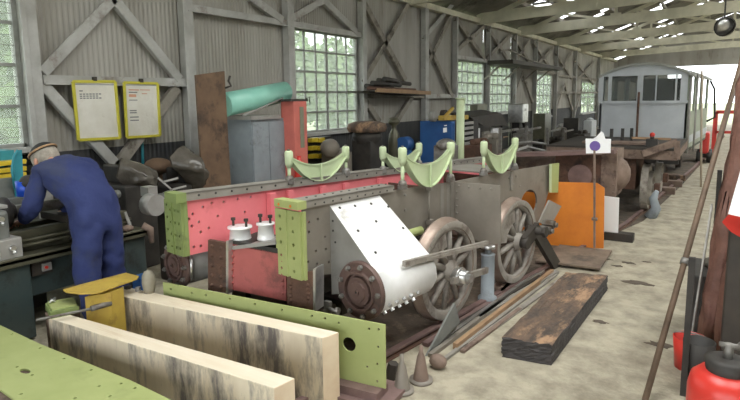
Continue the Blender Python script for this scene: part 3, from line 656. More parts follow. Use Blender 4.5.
saddle((402.5, 184), (450.5, 177), (431, 186), 153, 147, -.03, 'large pale green saddle on the near side')
saddle((483.5, 171), (514.5, 166), (500, 173), 146, 142, -.03, 'pale green saddle farthest right')
mb = MB(); mb.tube(Lp(429, 186, -.03), Lp(429, 223, -.03), .009, n=8)
for y in (188, 222): mb.cbox(Lp(430, y, -.03), (.05, .05, .045)); 
mb.build('tie_bolt', 'frame_brown', loco)
mb = MB(); mb.prism([Lp(549, 164, -.02), Lp(558, 163, -.02), Lp(557, 192.5, -.02), Lp(549, 192.5, -.02)], -LV*.015)
g = mb.build('end_angle', 'green', loco); g['label'] = 'green strip on the rear end'
mb = MB()
for k in range(6): q = Lp(551, 167+4.6*k, -.036); mb.cbox(q, (.012, .012, .012))
mb.prism([Lp(549.3, 164, -.036), Lp(551.5, 164, -.036), Lp(551.2, 192.5, -.036), Lp(549.2, 192.5, -.036)], -LV*.006)
mb.build('dotted_edge', 'green_pale', g)
# supports carrying the frame: baulk stacks and a screw jack
def one_on(name, label, cat, m, fn, **k): return one(name, label, cat, m, fn, **k)
jk = thing('screw_jack', 'blue-grey cylindrical jack standing under the frame between the two wheels', 'jack', tuple(lw(1.96, -.30, 0)))
jb = lw(1.93, -.33, 0)
mb = MB(); mb.lathe([(0, 0), (.085, 0), (.085, .05), (.06, .06), (.06, .44), (.065, .45), (0, .45)], jb, n=24); mb.build('jack_body', 'bluegrey', jk)
mb = MB(); mb.lathe([(0, .45), (.03, .45), (.03, .50), (.062, .50), (.062, .53), (0, .53)], jb, n=16); mb.build('jack_head', 'bright', jk)
for i, (u, v) in enumerate(((0.35, .35), (0.2, .75))):
    pass
stk = [(0.30, .42, 'dark packing timber stack under the nose of the locomotive frame')]
for u, v, lab in stk:
    t = thing('packing_stack', lab, 'packing', tuple(lw(u, v, 0)))
    for k in range(6):
        mb = MB(); c = lw(u, v, .06+.112*k); R_ = Matrix.Rotation(-TH+(pi/2 if k % 2 else 0), 3, 'Z'); mb.cbox(c, (.7, .18, .11), R_) ; mb.cbox(c+(R_ @ V((0, .24, 0))), (.7, .18, .11), R_); mb.build('packing_block', 'darkbrown', t)
# rails under the locomotive
def rail(off, lab):
    pts = [lw(u, off, 0) for u in (-0.7, 1.4, 2.9, 4.2)]; e = pts[-1]; pts += [V((e.x+.25, e.y+1.6, 0)), V((e.x+.45, e.y+4.5, 0)), V((e.x+.75, e.y+9, 0)), V((e.x+1.3, e.y+22, 0))]
    mb = MB()
    for a, b in zip(pts, pts[1:]): 
        mb.beam(a+ZZ*.004, b+ZZ*.004, .09, .008); mb.beam(a+ZZ*.02, b+ZZ*.02, .016, .03); mb.m = 1; mb.beam(a+ZZ*.04, b+ZZ*.04, .05, .018); mb.m = 0
    tag(mb.build('rail', ['rust', 'rust_mauve']), lab, 'rail')
rail(-.34, 'rusty near rail running under the spoked wheels toward the wagon'); rail(1.14, 'rusty far rail, mostly hidden behind the locomotive frame')
mb = MB(); P_ = [lw(-.9, -.30, .002), lw(4.0, -.30, .002), (-.95, 9, .002), (-.7, 13, .002), (-.3, 22, .002), (-2.6, 22, .002), (-3.2, 9, .002), lw(4.0, 1.3, .002), lw(-.9, 1.3, .002)]
mb.prism(P_, (0, 0, .003)); struct(mb.build('trim_60', 'ballast'))
# ================================================================== FOREGROUND
# pale timbers
def timber(name_label, pts, zt, zb):
    mb = MB(); p = [V((x, y, 0)) for x, y in pts]
    v = [mb.bm.verts.new((q.x, q.y, zb)) for q in p]+[mb.bm.verts.new((q.x, q.y, zt)) for q in p]
    for idx, m in (((0, 3, 2, 1), 0), ((4, 5, 6, 7), 1), ((0, 1, 5, 4), 0), ((1, 2, 6, 5), 2), ((2, 3, 7, 6), 0), ((3, 0, 4, 7), 2)):
        mb.m = m; mb.face([v[i] for i in idx])
    tag(mb.build('timber_baulk', ['timber', 'timber_top', 'timber_end'], bevel=0.006), name_label, 'timber')
ZT1, ZT2 = 0.42, 0.45
q = [onz(48, 318, ZT1), onz(274, 388, ZT1), onz(295, 378, ZT1), onz(61, 312, ZT1)]
timber('thick pale stained timber baulk, shorter-looking one nearest the camera', [(a.x, a.y) for a in q], ZT1, 0.0)
q = [onz(107, 293, ZT2), onz(322, 338, ZT2), onz(339, 332, ZT2), onz(123, 286, ZT2)]
timber('thick pale stained timber baulk directly in front of the standing green plate', [(a.x, a.y) for a in q], ZT2, 0.0)
# green plate standing on edge
PA = onz(385, 325, .50); PB = onz(163, 285, .50); PD = (PA-PB); PD.z = 0; PD.normalize(); PN = V((PD.y, -PD.x, 0))
def Gp(px, py): return pl(px, py, PA, PN)
zb = Gp(382, 388).z; e0 = V((PB.x, PB.y, .52)); e1 = V((PA.x, PA.y, .50))
out = [V((e0.x, e0.y, zb)), V((e1.x, e1.y, zb)), e1, e0]
hs = [circ(Gp(349, 344.5), .046, PD, ZZ, 20)]
for p in [(369, 329), (378.5, 329.5), (378, 347), (377, 364), (367, 367), (377, 381.5), (338.5, 323), (325, 318.5), (312, 316), (282, 310), (255, 304), (230, 299), (206, 295), (192, 293), (171, 289)]: hs.append(circ(Gp(*p), .009, PD, ZZ, 8))
mb = MB(); mb.plate(out, hs, -PN*.012); tag(mb.build('steel_plate', 'green'), 'long green-primed steel plate with drilled holes, standing on edge behind the timbers', 'plate')
# its bearer: grey-brown channel on the floor
mb = MB(); a = Gp(262, 388); b_ = Gp(386, 398); mb.beam(V((e0.x-.1, e0.y+.02, zb/2)), V((e1.x-.02, e1.y+.0, zb/2)), .16, zb-.002); mb.beam(V((e1.x-.7, e1.y+.0, .02)), V((e1.x+.06, e1.y+.03, .02)), .34, .036); tag(mb.build('steel_channel', 'rust_mauve'), 'flat mauve-rust steel channel on the floor beneath the standing green plate', 'steel section')
# green plate lying flat bottom left on two trestle beams
ZG = 0.38
o = [onz(-200, 252, ZG), onz(0, 325, ZG), onz(40, 344, ZG), onz(85, 362, ZG), onz(130, 380, ZG), onz(190, 409, ZG), onz(230, 470, ZG), onz(70, 440, ZG), onz(0, 389, ZG), onz(-210, 300, ZG)]
hs = []
for px, py in ((12, 334), (40, 348), (64, 358.5), (91, 370), (17, 367), (32, 375), (99, 386), (121, 383.5), (110, 396), (21, 394), (135, 388), (75, 398)):
    hs.append(circ(onz(px, py, ZG), .009, V((1, 0, 0)), V((0, 1, 0)), 8))
c = onz(25, 371, ZG); hs.append([c+V((.028*cos(a)*.9, .02*sin(a), 0))+V((.02*cos(a), 0, 0)) for a in [2*pi*i/16 for i in range(16)]])
mb = MB(); mb.plate(o, hs, ZZ*-.012); tag(mb.build('steel_plate', 'green'), 'wide green-primed steel plate lying flat in the bottom left corner', 'plate')
mb = MB(); mb.beam((-4.0, 1.20, .183), (-2.2, 1.20, .183), .12, .366); mb.beam((-4.0, 1.45, .183), (-2.4, 1.45, .183), .10, .366); tag(mb.build('bearer_timber', 'rust_pale'), 'pinkish-brown bearer just showing under the flat green plate at bottom left', 'timber')
# yellow step tray + leg + green box + hammer + bottle
ty = thing('yellow_stool', 'ochre yellow metal step with a worn dished top, standing between the timber ends', 'stool', tuple(onz(95, 330, 0.0)))
ZY = .56
tp = [onz(*p, ZY) for p in ((63, 291), (80, 286), (126, 274), (139, 277.5), (137, 280), (112, 289), (98, 294), (80, 295), (66, 293))]
mb = MB(); mb.prism(tp, ZZ*.012); mb.build('stool_top', 'yellow', ty, bevel=.003)
mb = MB(); r0 = onz(66, 293, ZY); c1 = onz(82, 296, ZY); c2 = onz(106, 291, ZY)
mb.prism([c1+V((-.02, .03, -.02)), c2+V((0, .03, -.02)), V((c2.x, c2.y+.03, 0.0)), V((c1.x-.02, c1.y+.03, 0.0))], V((-.03, .12, 0))); mb.build('stool_leg', 'yellow', ty)
gb = thing('paint_tin', 'small green painted box with a spanner on top, beside the yellow step', 'box', tuple(onz(62, 318, 0.3)))
ZB = .47
bp = [onz(*p, ZB) for p in ((45, 303), (75, 298), (79, 306), (50, 312))]
mb = MB(); mb.prism(bp, ZZ*-.05); mb.build('box_body', 'green_dark', gb, bevel=.004)
bp2 = [p.lerp((bp[0]+bp[2])/2, .15) for p in bp]; mb = MB(); mb.prism(bp2, ZZ*.012); mb.build('box_lid', 'green', gb)
mb = MB(); mb.tube(onz(50, 302, ZB+.03), onz(55, 298, ZB+.03), .008, n=8); mb.cbox(onz(53, 300, ZB+.03), (.05, .015, .014)); mb.build('tap', 'bright', gb)
mb = MB(); c = (bp[0]+bp[2])/2; mb.box((c.x-.09, c.y-.07, 0), (c.x+.09, c.y+.07, ZB-.05)); tag(mb.build('wooden_block', 'rust_pale'), 'brown block standing under the small green box', 'block')
hz = thing('steel_bar', 'round steel bar with a thick socket end lying by the yellow step', 'bar', tuple(onz(70, 312, ZT1+.02)))
mb = MB(); a, b_ = onz(36, 320, .46), onz(93, 308.5, .46); mb.tube(a, b_, .009, n=10); mb.build('shank', 'steel', hz)
mb = MB(); mb.tube(onz(91, 308.7, .46), onz(111, 303, .46), .019, n=14); mb.build('socket_end', 'steel', hz)
bt = thing('cloth_wrapped_bottle', 'pale cloudy upright bottle on the end of the back timber', 'bottle', tuple(onz(149, 294, ZT2)))
q = onz(149.5, 292.5, ZT2); mb = MB(); mb.lathe([(0, 0), (.035, 0), (.042, .03), (.050, .08), (.045, .13), (.03, .16), (0, .175)], q, n=18); mb.build('bottle_body', 'stone', bt)
mb = MB(); mb.lathe([(0, 0), (.034, 0), (.034, .022), (0, .022)], q+V((0.0, 0, -.0)), n=16); mb.build('bottle_base', 'darkbrown', bt)
for px, py, r, h, lab in ((128, 288.5, .028, .02, 'dark round nut lying left of the pale bottle on the timber'), (138, 291, .02, .03, 'small pale metal piece between the nut and the bottle')):
    mb = MB(); mb.tube(onz(px, py, ZT2), onz(px, py, ZT2)+ZZ*h, r, n=6); tag(mb.build('loose_nut', 'darkbrown' if r > .025 else 'castgrey'), lab, 'nut')
# metal cones on the floor
for px, py, lab, m in ((402, 391, 'grey-brown conical iron stand on a round foot, the left of the pair', 'frame_brown'), (421, 381, 'tan conical iron stand on a round foot, the right of the pair', 'rust_pale')):
    q = onz(px, py, .0); t = thing('iron_cone', lab, 'cone stand', tuple(q))
    mb = MB(); mb.lathe([(0, 0), (.078, 0), (.078, .018), (0, .018)], q, n=24); mb.build('foot_flange', 'frame_brown', t)
    mb = MB(); mb.lathe([(.052, .018), (.042, .08), (.026, .17), (.014, .20), (.014, .245), (0, .245)], q, n=18); mb.build('cone', m, t)
mb = MB(); q = onz(438, 368, 0); mb.ball(q+V((0, 0, .05)), .05, (1.3, 1, 1), 12); tag(mb.build('iron_lump', 'rust_pale'), 'rounded rusty casting lying behind the right iron cone', 'casting')
mb = MB(); q = onz(391, 378, 0); mb.tube(q, q+V((.02, 0, .11)), .045, .035, n=6); tag(mb.build('packing_wedge', 'darkbrown'), 'dark block at the end of the rail beside the left iron cone', 'block')
# triangular sheet leaning by the rail
a, b_, c = onz(427, 356, 0.0), onz(452, 334, 0.0), dep(455, 303, 4.25)
mb = MB(); mb.prism([a, b_, dep(460, 322, 4.3), c], V((-.012, -.012, 0))); tag(mb.build('steel_offcut', 'lathe_grey'), 'pointed grey steel offcut standing upright beside the rail', 'steel offcut')
# bars and strips lying along the floor
strips = [((430, 356), (543, 271), .035, .03, 'frame_brown', 'dark grey flat bar running under the reach arm'), ((444, 360), (556, 275), .03, .02, 'frame', 'light grey flat bar, outermost of the loose bars'),
          ((437, 345), (545, 268), .03, .04, 'steel', 'grey bar in the middle of the loose bars'), ((455, 347), (552, 272), .035, .05, 'plank', 'tan wooden batten among the loose steel bars'),
          ((425, 345), (520, 284), .05, .03, 'rust_mauve', 'mauve rusty bar nearest the wheels'), ((470, 345), (566, 276), .05, .014, 'wheel', 'broad pale grey strip beside the sleeper')]
strips += [((440, 338), (505, 291), .06, .02, 'rust_pale', 'short broad rusty strip close under the front spoked wheel'), ((452, 330), (540, 277), .04, .035, 'darkbrown', 'dark rusty angle bar behind the middle grey bar'),
 ((462, 352), (520, 309), .035, .02, 'rust_pale', 'short rusty bar lying outermost at the near end of the loose bars'), ((478, 318), (557, 272), .05, .03, 'frame', 'grey wide bar next to the foot of the reach arm')]
for i, (p, q, wd, ht, m, lab) in enumerate(strips):
    a, b_ = onz(*p, ht/2), onz(*q, ht/2); z = .003+ht/2+.0*i; a.z = z; b_.z = z
    mb = MB(); mb.beam(a, b_, wd, ht); tag(mb.build('loose_bar', m), lab, 'bar', 'loose bars beside the rail')
for px, py, lab in ((500, 292, 'rusty broken bracket among the loose bars'),):
    q = onz(px, py, .0); mb = MB(); mb.cbox(q+ZZ*.06, (.12, .2, .02)); mb.cbox(q+ZZ*.04+V((.05, 0, 0)), (.02, .2, .06)); tag(mb.build('bracket', 'rust_pale'), lab, 'bracket')
# sleeper / baulk on the floor
ZS = .15
top = [onz(502, 337, ZS), onz(552, 345, ZS), onz(608, 275, ZS), onz(566, 272, ZS)]
mb = MB(); rnd = random.Random(3)
v = [mb.bm.verts.new((p.x, p.y, 0.0)) for p in top]+[mb.bm.verts.new(p) for p in top]
for idx, m in (((0, 3, 2, 1), 1), ((4, 5, 6, 7), 0), ((0, 1, 5, 4), 1), ((1, 2, 6, 5), 1), ((2, 3, 7, 6), 1), ((3, 0, 4, 7), 1)):
    mb.m = m; mb.face([v[i] for i in idx])
bmesh.ops.subdivide_edges(mb.bm, edges=mb.bm.edges[:], cuts=12, use_grid_fill=True)
for vv in mb.bm.verts:
    if vv.co.z > .01: vv.co += V((rnd.uniform(-.006, .006), rnd.uniform(-.006, .006), rnd.uniform(-.008, .004)))
tag(mb.build('railway_sleeper', ['sleeper', 'sleeper_side']), 'tarred old railway sleeper lying on the concrete aisle', 'sleeper')
# crosswise boards behind
a, b_ = onz(545, 268, .04), onz(618, 262, .04)
mb = MB(); mb.prism([onz(535, 262, .03), onz(600, 270, .03), onz(612, 252, .03), onz(560, 246, .03)], ZZ*.02); tag(mb.build('floor_board', 'oldboard'), 'worn brown boards on the floor before the orange sheet', 'board')
mb = MB(); q = onz(619, 240, 0); mb.cbox(q+ZZ*.05, (.34, .16, .10)); tag(mb.build('wooden_block', 'darkbrown'), 'dark timber block on the floor right of the orange sheet', 'block')
# debris on the floor
flk = [(638, 283, .10, 'largest dark oily stain-like flake, in the middle of the aisle'), (592, 262, .07, 'thin dark flake just past the far end of the sleeper'), (604, 259, .06, 'dark crumb pile right of the brown floor boards'), (629, 263, .06, 'curled dark flake in the aisle level with the floor boards'),
 (618, 266, .05, 'small dark crumb between the boards and the curled flake'), (646, 262, .04, 'small brown flake furthest right of the crumbs in the aisle'), (600, 322, .05, 'small dark spot on the concrete right of the sleeper'), (660, 345, .09, 'brown dirt patch on the concrete left of the long brown pole')]
for i, (px, py, r, lab) in enumerate(flk):
    q = onz(px, py, 0); rnd = random.Random(i); n_ = 15; pts = [q+V((r*rnd.uniform(.5, 1.7)*cos(a), r*rnd.uniform(.3, .9)*sin(a), 0)) for a in [2*pi*k/n_ for k in range(n_)]]
    mb = MB(); mb.prism(pts, ZZ*.004); tag(mb.build('dirt_patch', 'ballast'), lab, 'dirt', 'flakes of dirt on the aisle')
# orange sheet, white board, sign
mb = MB(); O0, O1 = onz(541, 243, 0.0), onz(603, 248, 0.0)
OP = V((-1.2, 7.0, 0)); ON = V((0.1, -1, .0))
def Op(px, py): return pl(px, py, OP, ON)
mb.plate([Op(520, 245), Op(603.5, 248.5), Op(604.5, 188), Op(597, 183), Op(520, 181)], [], V((0, .012, 0)))
bot = min(v.co.z for v in mb.bm.verts); tag(mb.build('orange_sheet', 'orange'), 'tall orange painted steel sheet standing upright on the track', 'sheet')
mb = MB(); OP2 = V((-1.1, 7.6, 0)); P2 = lambda x, y: pl(x, y, OP2, V((0, -1, 0)))
mb.prism([P2(603, 196), P2(619, 198), P2(618, 233.5), P2(603, 233.5)], V((0, .02, 0))); tag(mb.build('white_board', 'white'), 'small white board standing beyond the orange sheet', 'board')
sg = thing('warning_flag_sign', 'pink post with a white card printed with a purple disc', 'sign', tuple(onz(595, 254, 0)))
SY = 6.78; sp = lambda x, y: ony(x, y, SY)
mb = MB(); b0 = sp(594.5, 246); mb.beam(V((b0.x, SY, b0.z-.02)), sp(594.5, 150), .022, .018, up=(0, 1, 0)); mb.tube(sp(594.5, 219)-V((.03, 0, 0)), sp(594.5, 219)+V((.03, 0, 0)), .02, n=8); mb.build('sign_post', 'rust_pale', sg)
mb = MB(); mb.prism([sp(585.5, 138.5), sp(611, 139), sp(610.5, 153), sp(586, 153.5)], V((0, .006, 0))); mb.build('sign_card', 'white', sg)
mb = MB(); mb.tube(sp(595, 146)-V((0, .001, 0)), sp(595, 146)-V((0, .003, 0)), .058, n=24); mb.build('printed_disc', 'purple', sg)
mb = MB(); mb.prism([sp(592, 139), sp(596, 137), sp(601, 131.5), sp(603, 133), sp(605, 139)], V((0, .03, 0))); mb.build('paper_scrap', 'white', sg)
# ================================================================== THE FITTER AT THE LATHE
def skin(name, nodes, edges, m, parent, sub=2, root=0):
    me = bpy.data.meshes.new(name); me.from_pydata([V(p)-V(WM[parent.name].translation) for p, r in nodes], edges, [])
    o = bpy.data.objects.new(name, me); COL.objects.link(o); me.materials.append(M[m])
    mod = o.modifiers.new('skin', 'SKIN'); mod.use_smooth_shade = True
    if not me.skin_vertices: 
        bm = bmesh.new(); bm.from_mesh(me); bm.verts.layers.skin.verify(); bm.to_mesh(me); bm.free()
    for i, (p, r) in enumerate(nodes):
        sv = me.skin_vertices[0].data[i]; sv.radius = r if isinstance(r, tuple) else (r, r); sv.use_root = (i == root)
    s = o.modifiers.new('sub', 'SUBSURF'); s.levels = sub; s.render_levels = sub
    o.parent = parent; WM[o.name] = WM[parent.name].copy(); return o
man = thing('person', 'person in navy blue boiler suit and black cap bending over the lathe', 'person', (-4.15, 2.56, 0))
PF = lambda f, l, z: V((-4.17-f*.985+l*.17, 2.52-f*.17-l*.985, z))    # forward (towards the lathe), left, up
def limb_nodes(k):
    n = {}
    n['pel'] = (PF(0, 0, .95), .13+k*.02)
    n['waist'] = (PF(.09, 0, 1.10), .125+k*.02); n['chest'] = (PF(.22, 0, 1.25), .155+k*.015); n['upc'] = (PF(.34, 0, 1.33), .12+k*.01)
    for s, a in ((1, 'l'), (-1, 'r')):
        n[a+'hip'] = (PF(0, .095*s, .89), .10+k*.02); n[a+'knee'] = (PF(.04, .12*s, .50), .062+k*.045); n[a+'calf'] = (PF(-.01, .125*s, .32), .055+k*.036); n[a+'ank'] = (PF(-.03, .13*s, .10), .040+k*.045)
        n[a+'sho'] = (PF(.36, .19*s, 1.29), .066+k*.012); n[a+'elb'] = (PF(.42, .25*s, 1.02), .044+k*.028)
        n[a+'wri'] = (PF(.62, .18*s, .90), .028+k*.020)
    return n
bn = limb_nodes(0)
bn['neck'] = (PF(.42, 0, 1.37), .055); bn['skull0'] = (PF(.49, 0, 1.385), .075); bn['skull1'] = (PF(.545, 0, 1.40), .095); bn['skull2'] = (PF(.59, 0, 1.42), .07); bn['face'] = (PF(.585, 0, 1.335), .066); bn['chin'] = (PF(.55, 0, 1.28), .035)
for s, a in ((1, 'l'), (-1, 'r')):
    bn[a+'toe'] = (PF(.12, .14*s, .045), .034); bn[a+'heel'] = (PF(-.05, .13*s, .045), .035)
    bn[a+'palm'] = (PF(.68, .165*s, .88), (.022, .036))
    for f in range(4):
        off = (f-1.5)*.021; L_ = (.066, .078, .074, .056)[f]
        bn[a+'f%da' % f] = (PF(.715, .165*s+off, .875), .010); bn[a+'f%db' % f] = (PF(.715+L_*.6, .165*s+off*1.1, .86), .009); bn[a+'f%dc' % f] = (PF(.715+L_*.85, .165*s+off*1.1, .825), .008)
    bn[a+'t0'] = (PF(.665, .125*s, .87), .011); bn[a+'t1'] = (PF(.70, .105*s, .855), .009)
names = list(bn); ix = {k: i for i, k in enumerate(names)}
ed = [('pel', 'waist'), ('waist', 'chest'), ('chest', 'upc'), ('upc', 'neck'), ('neck', 'skull0'), ('skull0', 'skull1'), ('skull1', 'skull2'), ('skull1', 'face'), ('face', 'chin')]
for a in 'lr':
    ed += [('pel', a+'hip'), (a+'hip', a+'knee'), (a+'knee', a+'calf'), (a+'calf', a+'ank'), (a+'ank', a+'heel'), (a+'ank', a+'toe'), ('upc', a+'sho'), (a+'sho', a+'elb'), (a+'elb', a+'wri'), (a+'wri', a+'palm'), (a+'palm', a+'t0'), (a+'t0', a+'t1')]
    for f in range(4): ed += [(a+'palm', a+'f%da' % f), (a+'f%da' % f, a+'f%db' % f), (a+'f%db' % f, a+'f%dc' % f)]
skin('body', [bn[k] for k in names], [(ix[a], ix[b]) for a, b in ed], 'skin', man)
sn_ = limb_nodes(1); sn_['col'] = (PF(.405, 0, 1.365), .078)
sn_['chest'] = (sn_['chest'][0]+V((0, 0, .0)), (.235, .175)); sn_['waist'] = (sn_['waist'][0], (.205, .165)); sn_['upc'] = (sn_['upc'][0], (.20, .14)); sn_['pel'] = (sn_['pel'][0], (.20, .165))
nm = list(sn_); ix = {k: i for i, k in enumerate(nm)}
ed = [('pel', 'waist'), ('waist', 'chest'), ('chest', 'upc'), ('upc', 'col')]
for a in 'lr': ed += [('pel', a+'hip'), (a+'hip', a+'knee'), (a+'knee', a+'calf'), (a+'calf', a+'ank'), ('upc', a+'sho'), (a+'sho', a+'elb'), (a+'elb', a+'wri')]
skin('boiler_suit', [sn_[k] for k in nm], [(ix[a], ix[b]) for a, b in ed], 'coverall', man)
tx_ = bpy.data.textures.new('cloth_folds', 'CLOUDS'); tx_.noise_scale = .11; tx_.noise_depth = 2
suit = [o for o in COL.objects if o.name == 'boiler_suit'][0]; dm = suit.modifiers.new('folds', 'DISPLACE'); dm.texture = tx_; dm.strength = .045; dm.mid_level = .5
suit.modifiers['sub'].levels = 3; suit.modifiers['sub'].render_levels = 3
hc = PF(.54, 0, 1.40)
hx = (PF(1, 0, 0)-PF(0, 0, 0)).normalized(); hy = (PF(0, 1, 0)-PF(0, 0, 0)).normalized(); hup = (V((0, 0, 1))*.85+hx*.5).normalized(); hfw = hy.cross(hup)
def headmesh(name, m, r, zlo, zhi, grow, nz=8, n=20):
    mb = MB(); rings = []
    fwd = hup.cross(hy).normalized(); 
    if fwd.dot(hx) < 0: fwd = -fwd
    for i in range(nz+1):
        t = zlo+(zhi-zlo)*i/nz; rr = sqrt(max(0.0004, 1-t*t))
        rings.append([mb.bm.verts.new(hc + hup*(t*r*1.08) + (fwd*cos(2*pi*k/n)*1.12+hy*sin(2*pi*k/n)*.86)*rr*r*grow) for k in range(n)])
    mb.sm = True
    for A, B in zip(rings, rings[1:]):
        for k in range(n): mb.face([A[k], A[(k+1) % n], B[(k+1) % n], B[k]])
    mb.sm = False; mb.face(rings[-1]); 
    return mb, fwd
mb, fwd = headmesh('hair', 'hair', .112, -.55, .98, 1.0); mb.build('hair', 'hair', man)
mb, fwd = headmesh('cap', 'cap', .116, .30, .97, 1.03)
mb.prism([hc+hup*.04+fwd*.10-hy*.08, hc+hup*.03+fwd*.19-hy*.04, hc+hup*.03+fwd*.19+hy*.04, hc+hup*.04+fwd*.10+hy*.08], hup*.008)
cp = mb.build('cap', 'cap', man)
mb = MB(); mb.path([hc+hup*.052+(fwd*cos(a)*1.12+hy*sin(a)*.88)*.112 for a in [2*pi*k/20 for k in range(21)]], .009, 6); mb.build('cap_band', 'copper', cp)
for s in (-1, 1):
    mb = MB(); mb.ball(hc+hy*s*.098-hup*.03+fwd*.0, .03, (.6, .5, 1), 10); e_ = mb.build('ear', 'skin', man)
    mb = MB(); c = PF(.64, .14*s*.25, 1.355); mb.ball(c, .012, n=8); mb.build('eye', 'white', man)
    mb = MB(); c = PF(.05, .135*s, 0); mb.path([PF(-.09, .135*s, .05), PF(-.03, .135*s, .06), PF(.06, .14*s, .055), PF(.17, .145*s, .04)], [.04, .05, .05, .038], 12); mb.path([PF(-.03, .135*s, .05), PF(-.03, .13*s, .16)], .05, 12); mb.build('boot', 'dark', man)
mb = MB(); mb.path([PF(.635, 0, 1.36), PF(.662, 0, 1.325), PF(.635, 0, 1.315)], [.008, .014, .01], 8); mb.build('nose', 'skin', man)
# ================================================================== LATHE
XL = -4.44
la = thing('lathe', 'dark green-grey workshop lathe with a pale headstock, in front of the bent person', 'lathe', (-4.75, 2.3, 0))
ledge = [onx(*p, XL) for p in ((0, 259), (75, 246), (147, 233))]
zl = sum(p.z for p in ledge)/3; yend = onx(150, 233, XL).y
mb = MB(); mb.box((-5.25, 1.2, zl-.035), (XL, yend, zl)); mb.box((XL-.02, 1.2, zl-.06), (XL+.0, yend, zl+.012)); mb.build('chip_tray', 'olivemetal', la, bevel=.006)
def XLp(px, py): return onx(px, py, XL-.04)
yA = XLp(30, 290).y; yB = XLp(130, 270).y
mb = MB(); mb.box((-5.2, 1.0, 0.02), (XL-.04, yA+.02, zl-.036)); mb.build('cabinet_plinth', 'lathe', la, bevel=.01)
mb = MB(); mb.box((-5.2, yA+.02, .33), (XL-.10, yB, zl-.036)); mb.build('middle_panel', 'lathe', la, bevel=.008)
mb = MB(); y = XLp(128, 260).y; mb.box((-5.2, y-.02, 0.02), (XL-.05, yend-.02, zl-.036)); mb.build('cabinet_plinth', 'lathe', la, bevel=.01)
mb = MB(); a = XLp(33, 262); b_ = XLp(55, 272); mb.box((XL-.10, a.y, b_.z), (XL-.07, b_.y, a.z)); sw = mb.build('switch_panel', 'darkbrown', la)
mb = MB(); c = XLp(48, 267); mb.cbox(c+V((-.02, 0, 0)), (.02, .07, .06)); mb.build('switch_label', 'castgrey', sw)
mb = MB(); mb.tube(c+V((-.01, -.01, 0)), c+V((.005, -.01, 0)), .012, n=10); mb.build('push_button', 'red', sw)
# bed ways, headstock, chuck, carriage
mb = MB(); zb_ = .86
mb.box((-4.98, 1.2, zl), (-4.62, yend-.1, zl+.10)); mb.box((-4.98, 1.2, zl+.10), (-4.90, yend-.1, zl+.17)); mb.box((-4.70, 1.2, zl+.10), (-4.62, yend-.1, zl+.17)); mb.build('lathe_bed', 'olivemetal', la, bevel=.006)
yh = onx(9, 215, -4.55).y
mb = MB(); mb.box((-5.05, 1.2, zl+.0), (-4.52, yh-.01, 1.05)); mb.build('headstock', 'lathe_grey', la, bevel=.03)
mb = MB(); mb.box((-4.66, 1.2, zl+.0), (-4.47, yh+.04, zl+.16)); mb.build('feed_gearbox', 'castgrey', la, bevel=.012)
mb = MB()
for yy, zz in ((yh-.04, zl+.09), (yh-.15, zl+.07), (yh-.10, 1.0), (yh-.2, .95)): mb.tube((-4.50, yy, zz), (-4.44, yy, zz), .02, n=10); mb.ball((-4.43, yy, zz-.03), .014, n=8)
mb.build('gear_lever', 'bright', la)
cy = V((-4.79, yh, .985)); mb = MB(); mb.tube(cy, cy+V((0, .09, 0)), .125, n=24); mb.tube(cy+V((0, .09, 0)), cy+V((0, .14, 0)), .07, n=8); mb.build('chuck', 'dark', la)
mb = MB(); mb.tube(cy+V((0, .12, 0)), cy+V((0, .75, 0)), .045, n=20); mb.build('workpiece', 'steel', la)
mb = MB(); yy = yh+.45
mb.box((-5.0, yy, zl+.17), (-4.58, yy+.35, zl+.23)); mb.box((-4.62, yy+.02, zl-.0+.02), (-4.54, yy+.33, zl+.20)); mb.box((-4.9, yy+.1, zl+.23), (-4.70, yy+.25, zl+.30)); mb.tube((-4.54, yy+.1, zl+.1), (-4.49, yy+.1, zl+.1), .06, n=20); mb.build('carriage', 'darkbrown', la, bevel=.005)
mb = MB(); 
for zz in (zl+.06, zl+.10): mb.tube((-4.57, yh, zz), (-4.57, yend-.1, zz), .013, n=10)
mb.build('lead_screw', 'olivemetal', la)
mb = MB(); mb.box((-4.95, yend-.45, zl+.17), (-4.66, yend-.15, zl+.36)); mb.tube((-4.79, yend-.6, .985), (-4.79, yend-.05, .985), .04, n=16); mb.build('tailstock', 'lathe_grey', la, bevel=.015)
mb = MB(); mb.box((-5.1, yh-.35, 1.05), (-4.6, yh+.02, 1.075)); mb.build('headstock_tray', 'castgrey', la, bevel=.004)
# machine behind the lathe, blue splash cup, teal guard, shelf with yellow things
def bx(name, label, cat, m, px0, px1, yt, zb, x0, x1, bevel=.006, extra=None):
    """upright box standing between planes x0 (rear) and x1 (front) whose outline spans px0..px1"""
    ymid = (yt)
    ya = onx(px0, yt+20, x0).y; yb = onx(px1, yt+20, x1).y; zt = onx((px0+px1)/2, yt, (x0+x1)/2).z
    if yb < ya+.05: yb = ya+.05
    return (x0, ya, zb), (x1, yb, zt)
p = onx(26, 187, -4.75); t = thing('coolant_cup', 'bright blue cylindrical cup with a black top, left of the bent person', 'cup', tuple(p-V((0, 0, .06))))
mb = MB(); mb.tube(p-ZZ*.07, p+ZZ*.05, .07, .075, n=20); mb.build('cup_body', 'brightblue', t)
mb = MB(); mb.ball(p+V((.03, 0, .04)), .06, n=14); mb.build('cup_lid', 'dark', t)
a = p-ZZ*.07; mb = MB(); mb.tube((a.x, a.y, 1.0), (a.x, a.y, a.z), .012, n=8); mb.build('cup_stem', 'dark', t)
mb = MB(); q = [onx(*z, -5.3) for z in ((14, 156), (18, 150), (22, 150), (24, 190), (15, 190))]; mb.prism(q, V((-.02, 0, 0))); q2 = [onx(*z, -5.28) for z in ((15, 188), (12, 170), (14, 156), (18, 150))]; mb.path(q2, .012, 8)
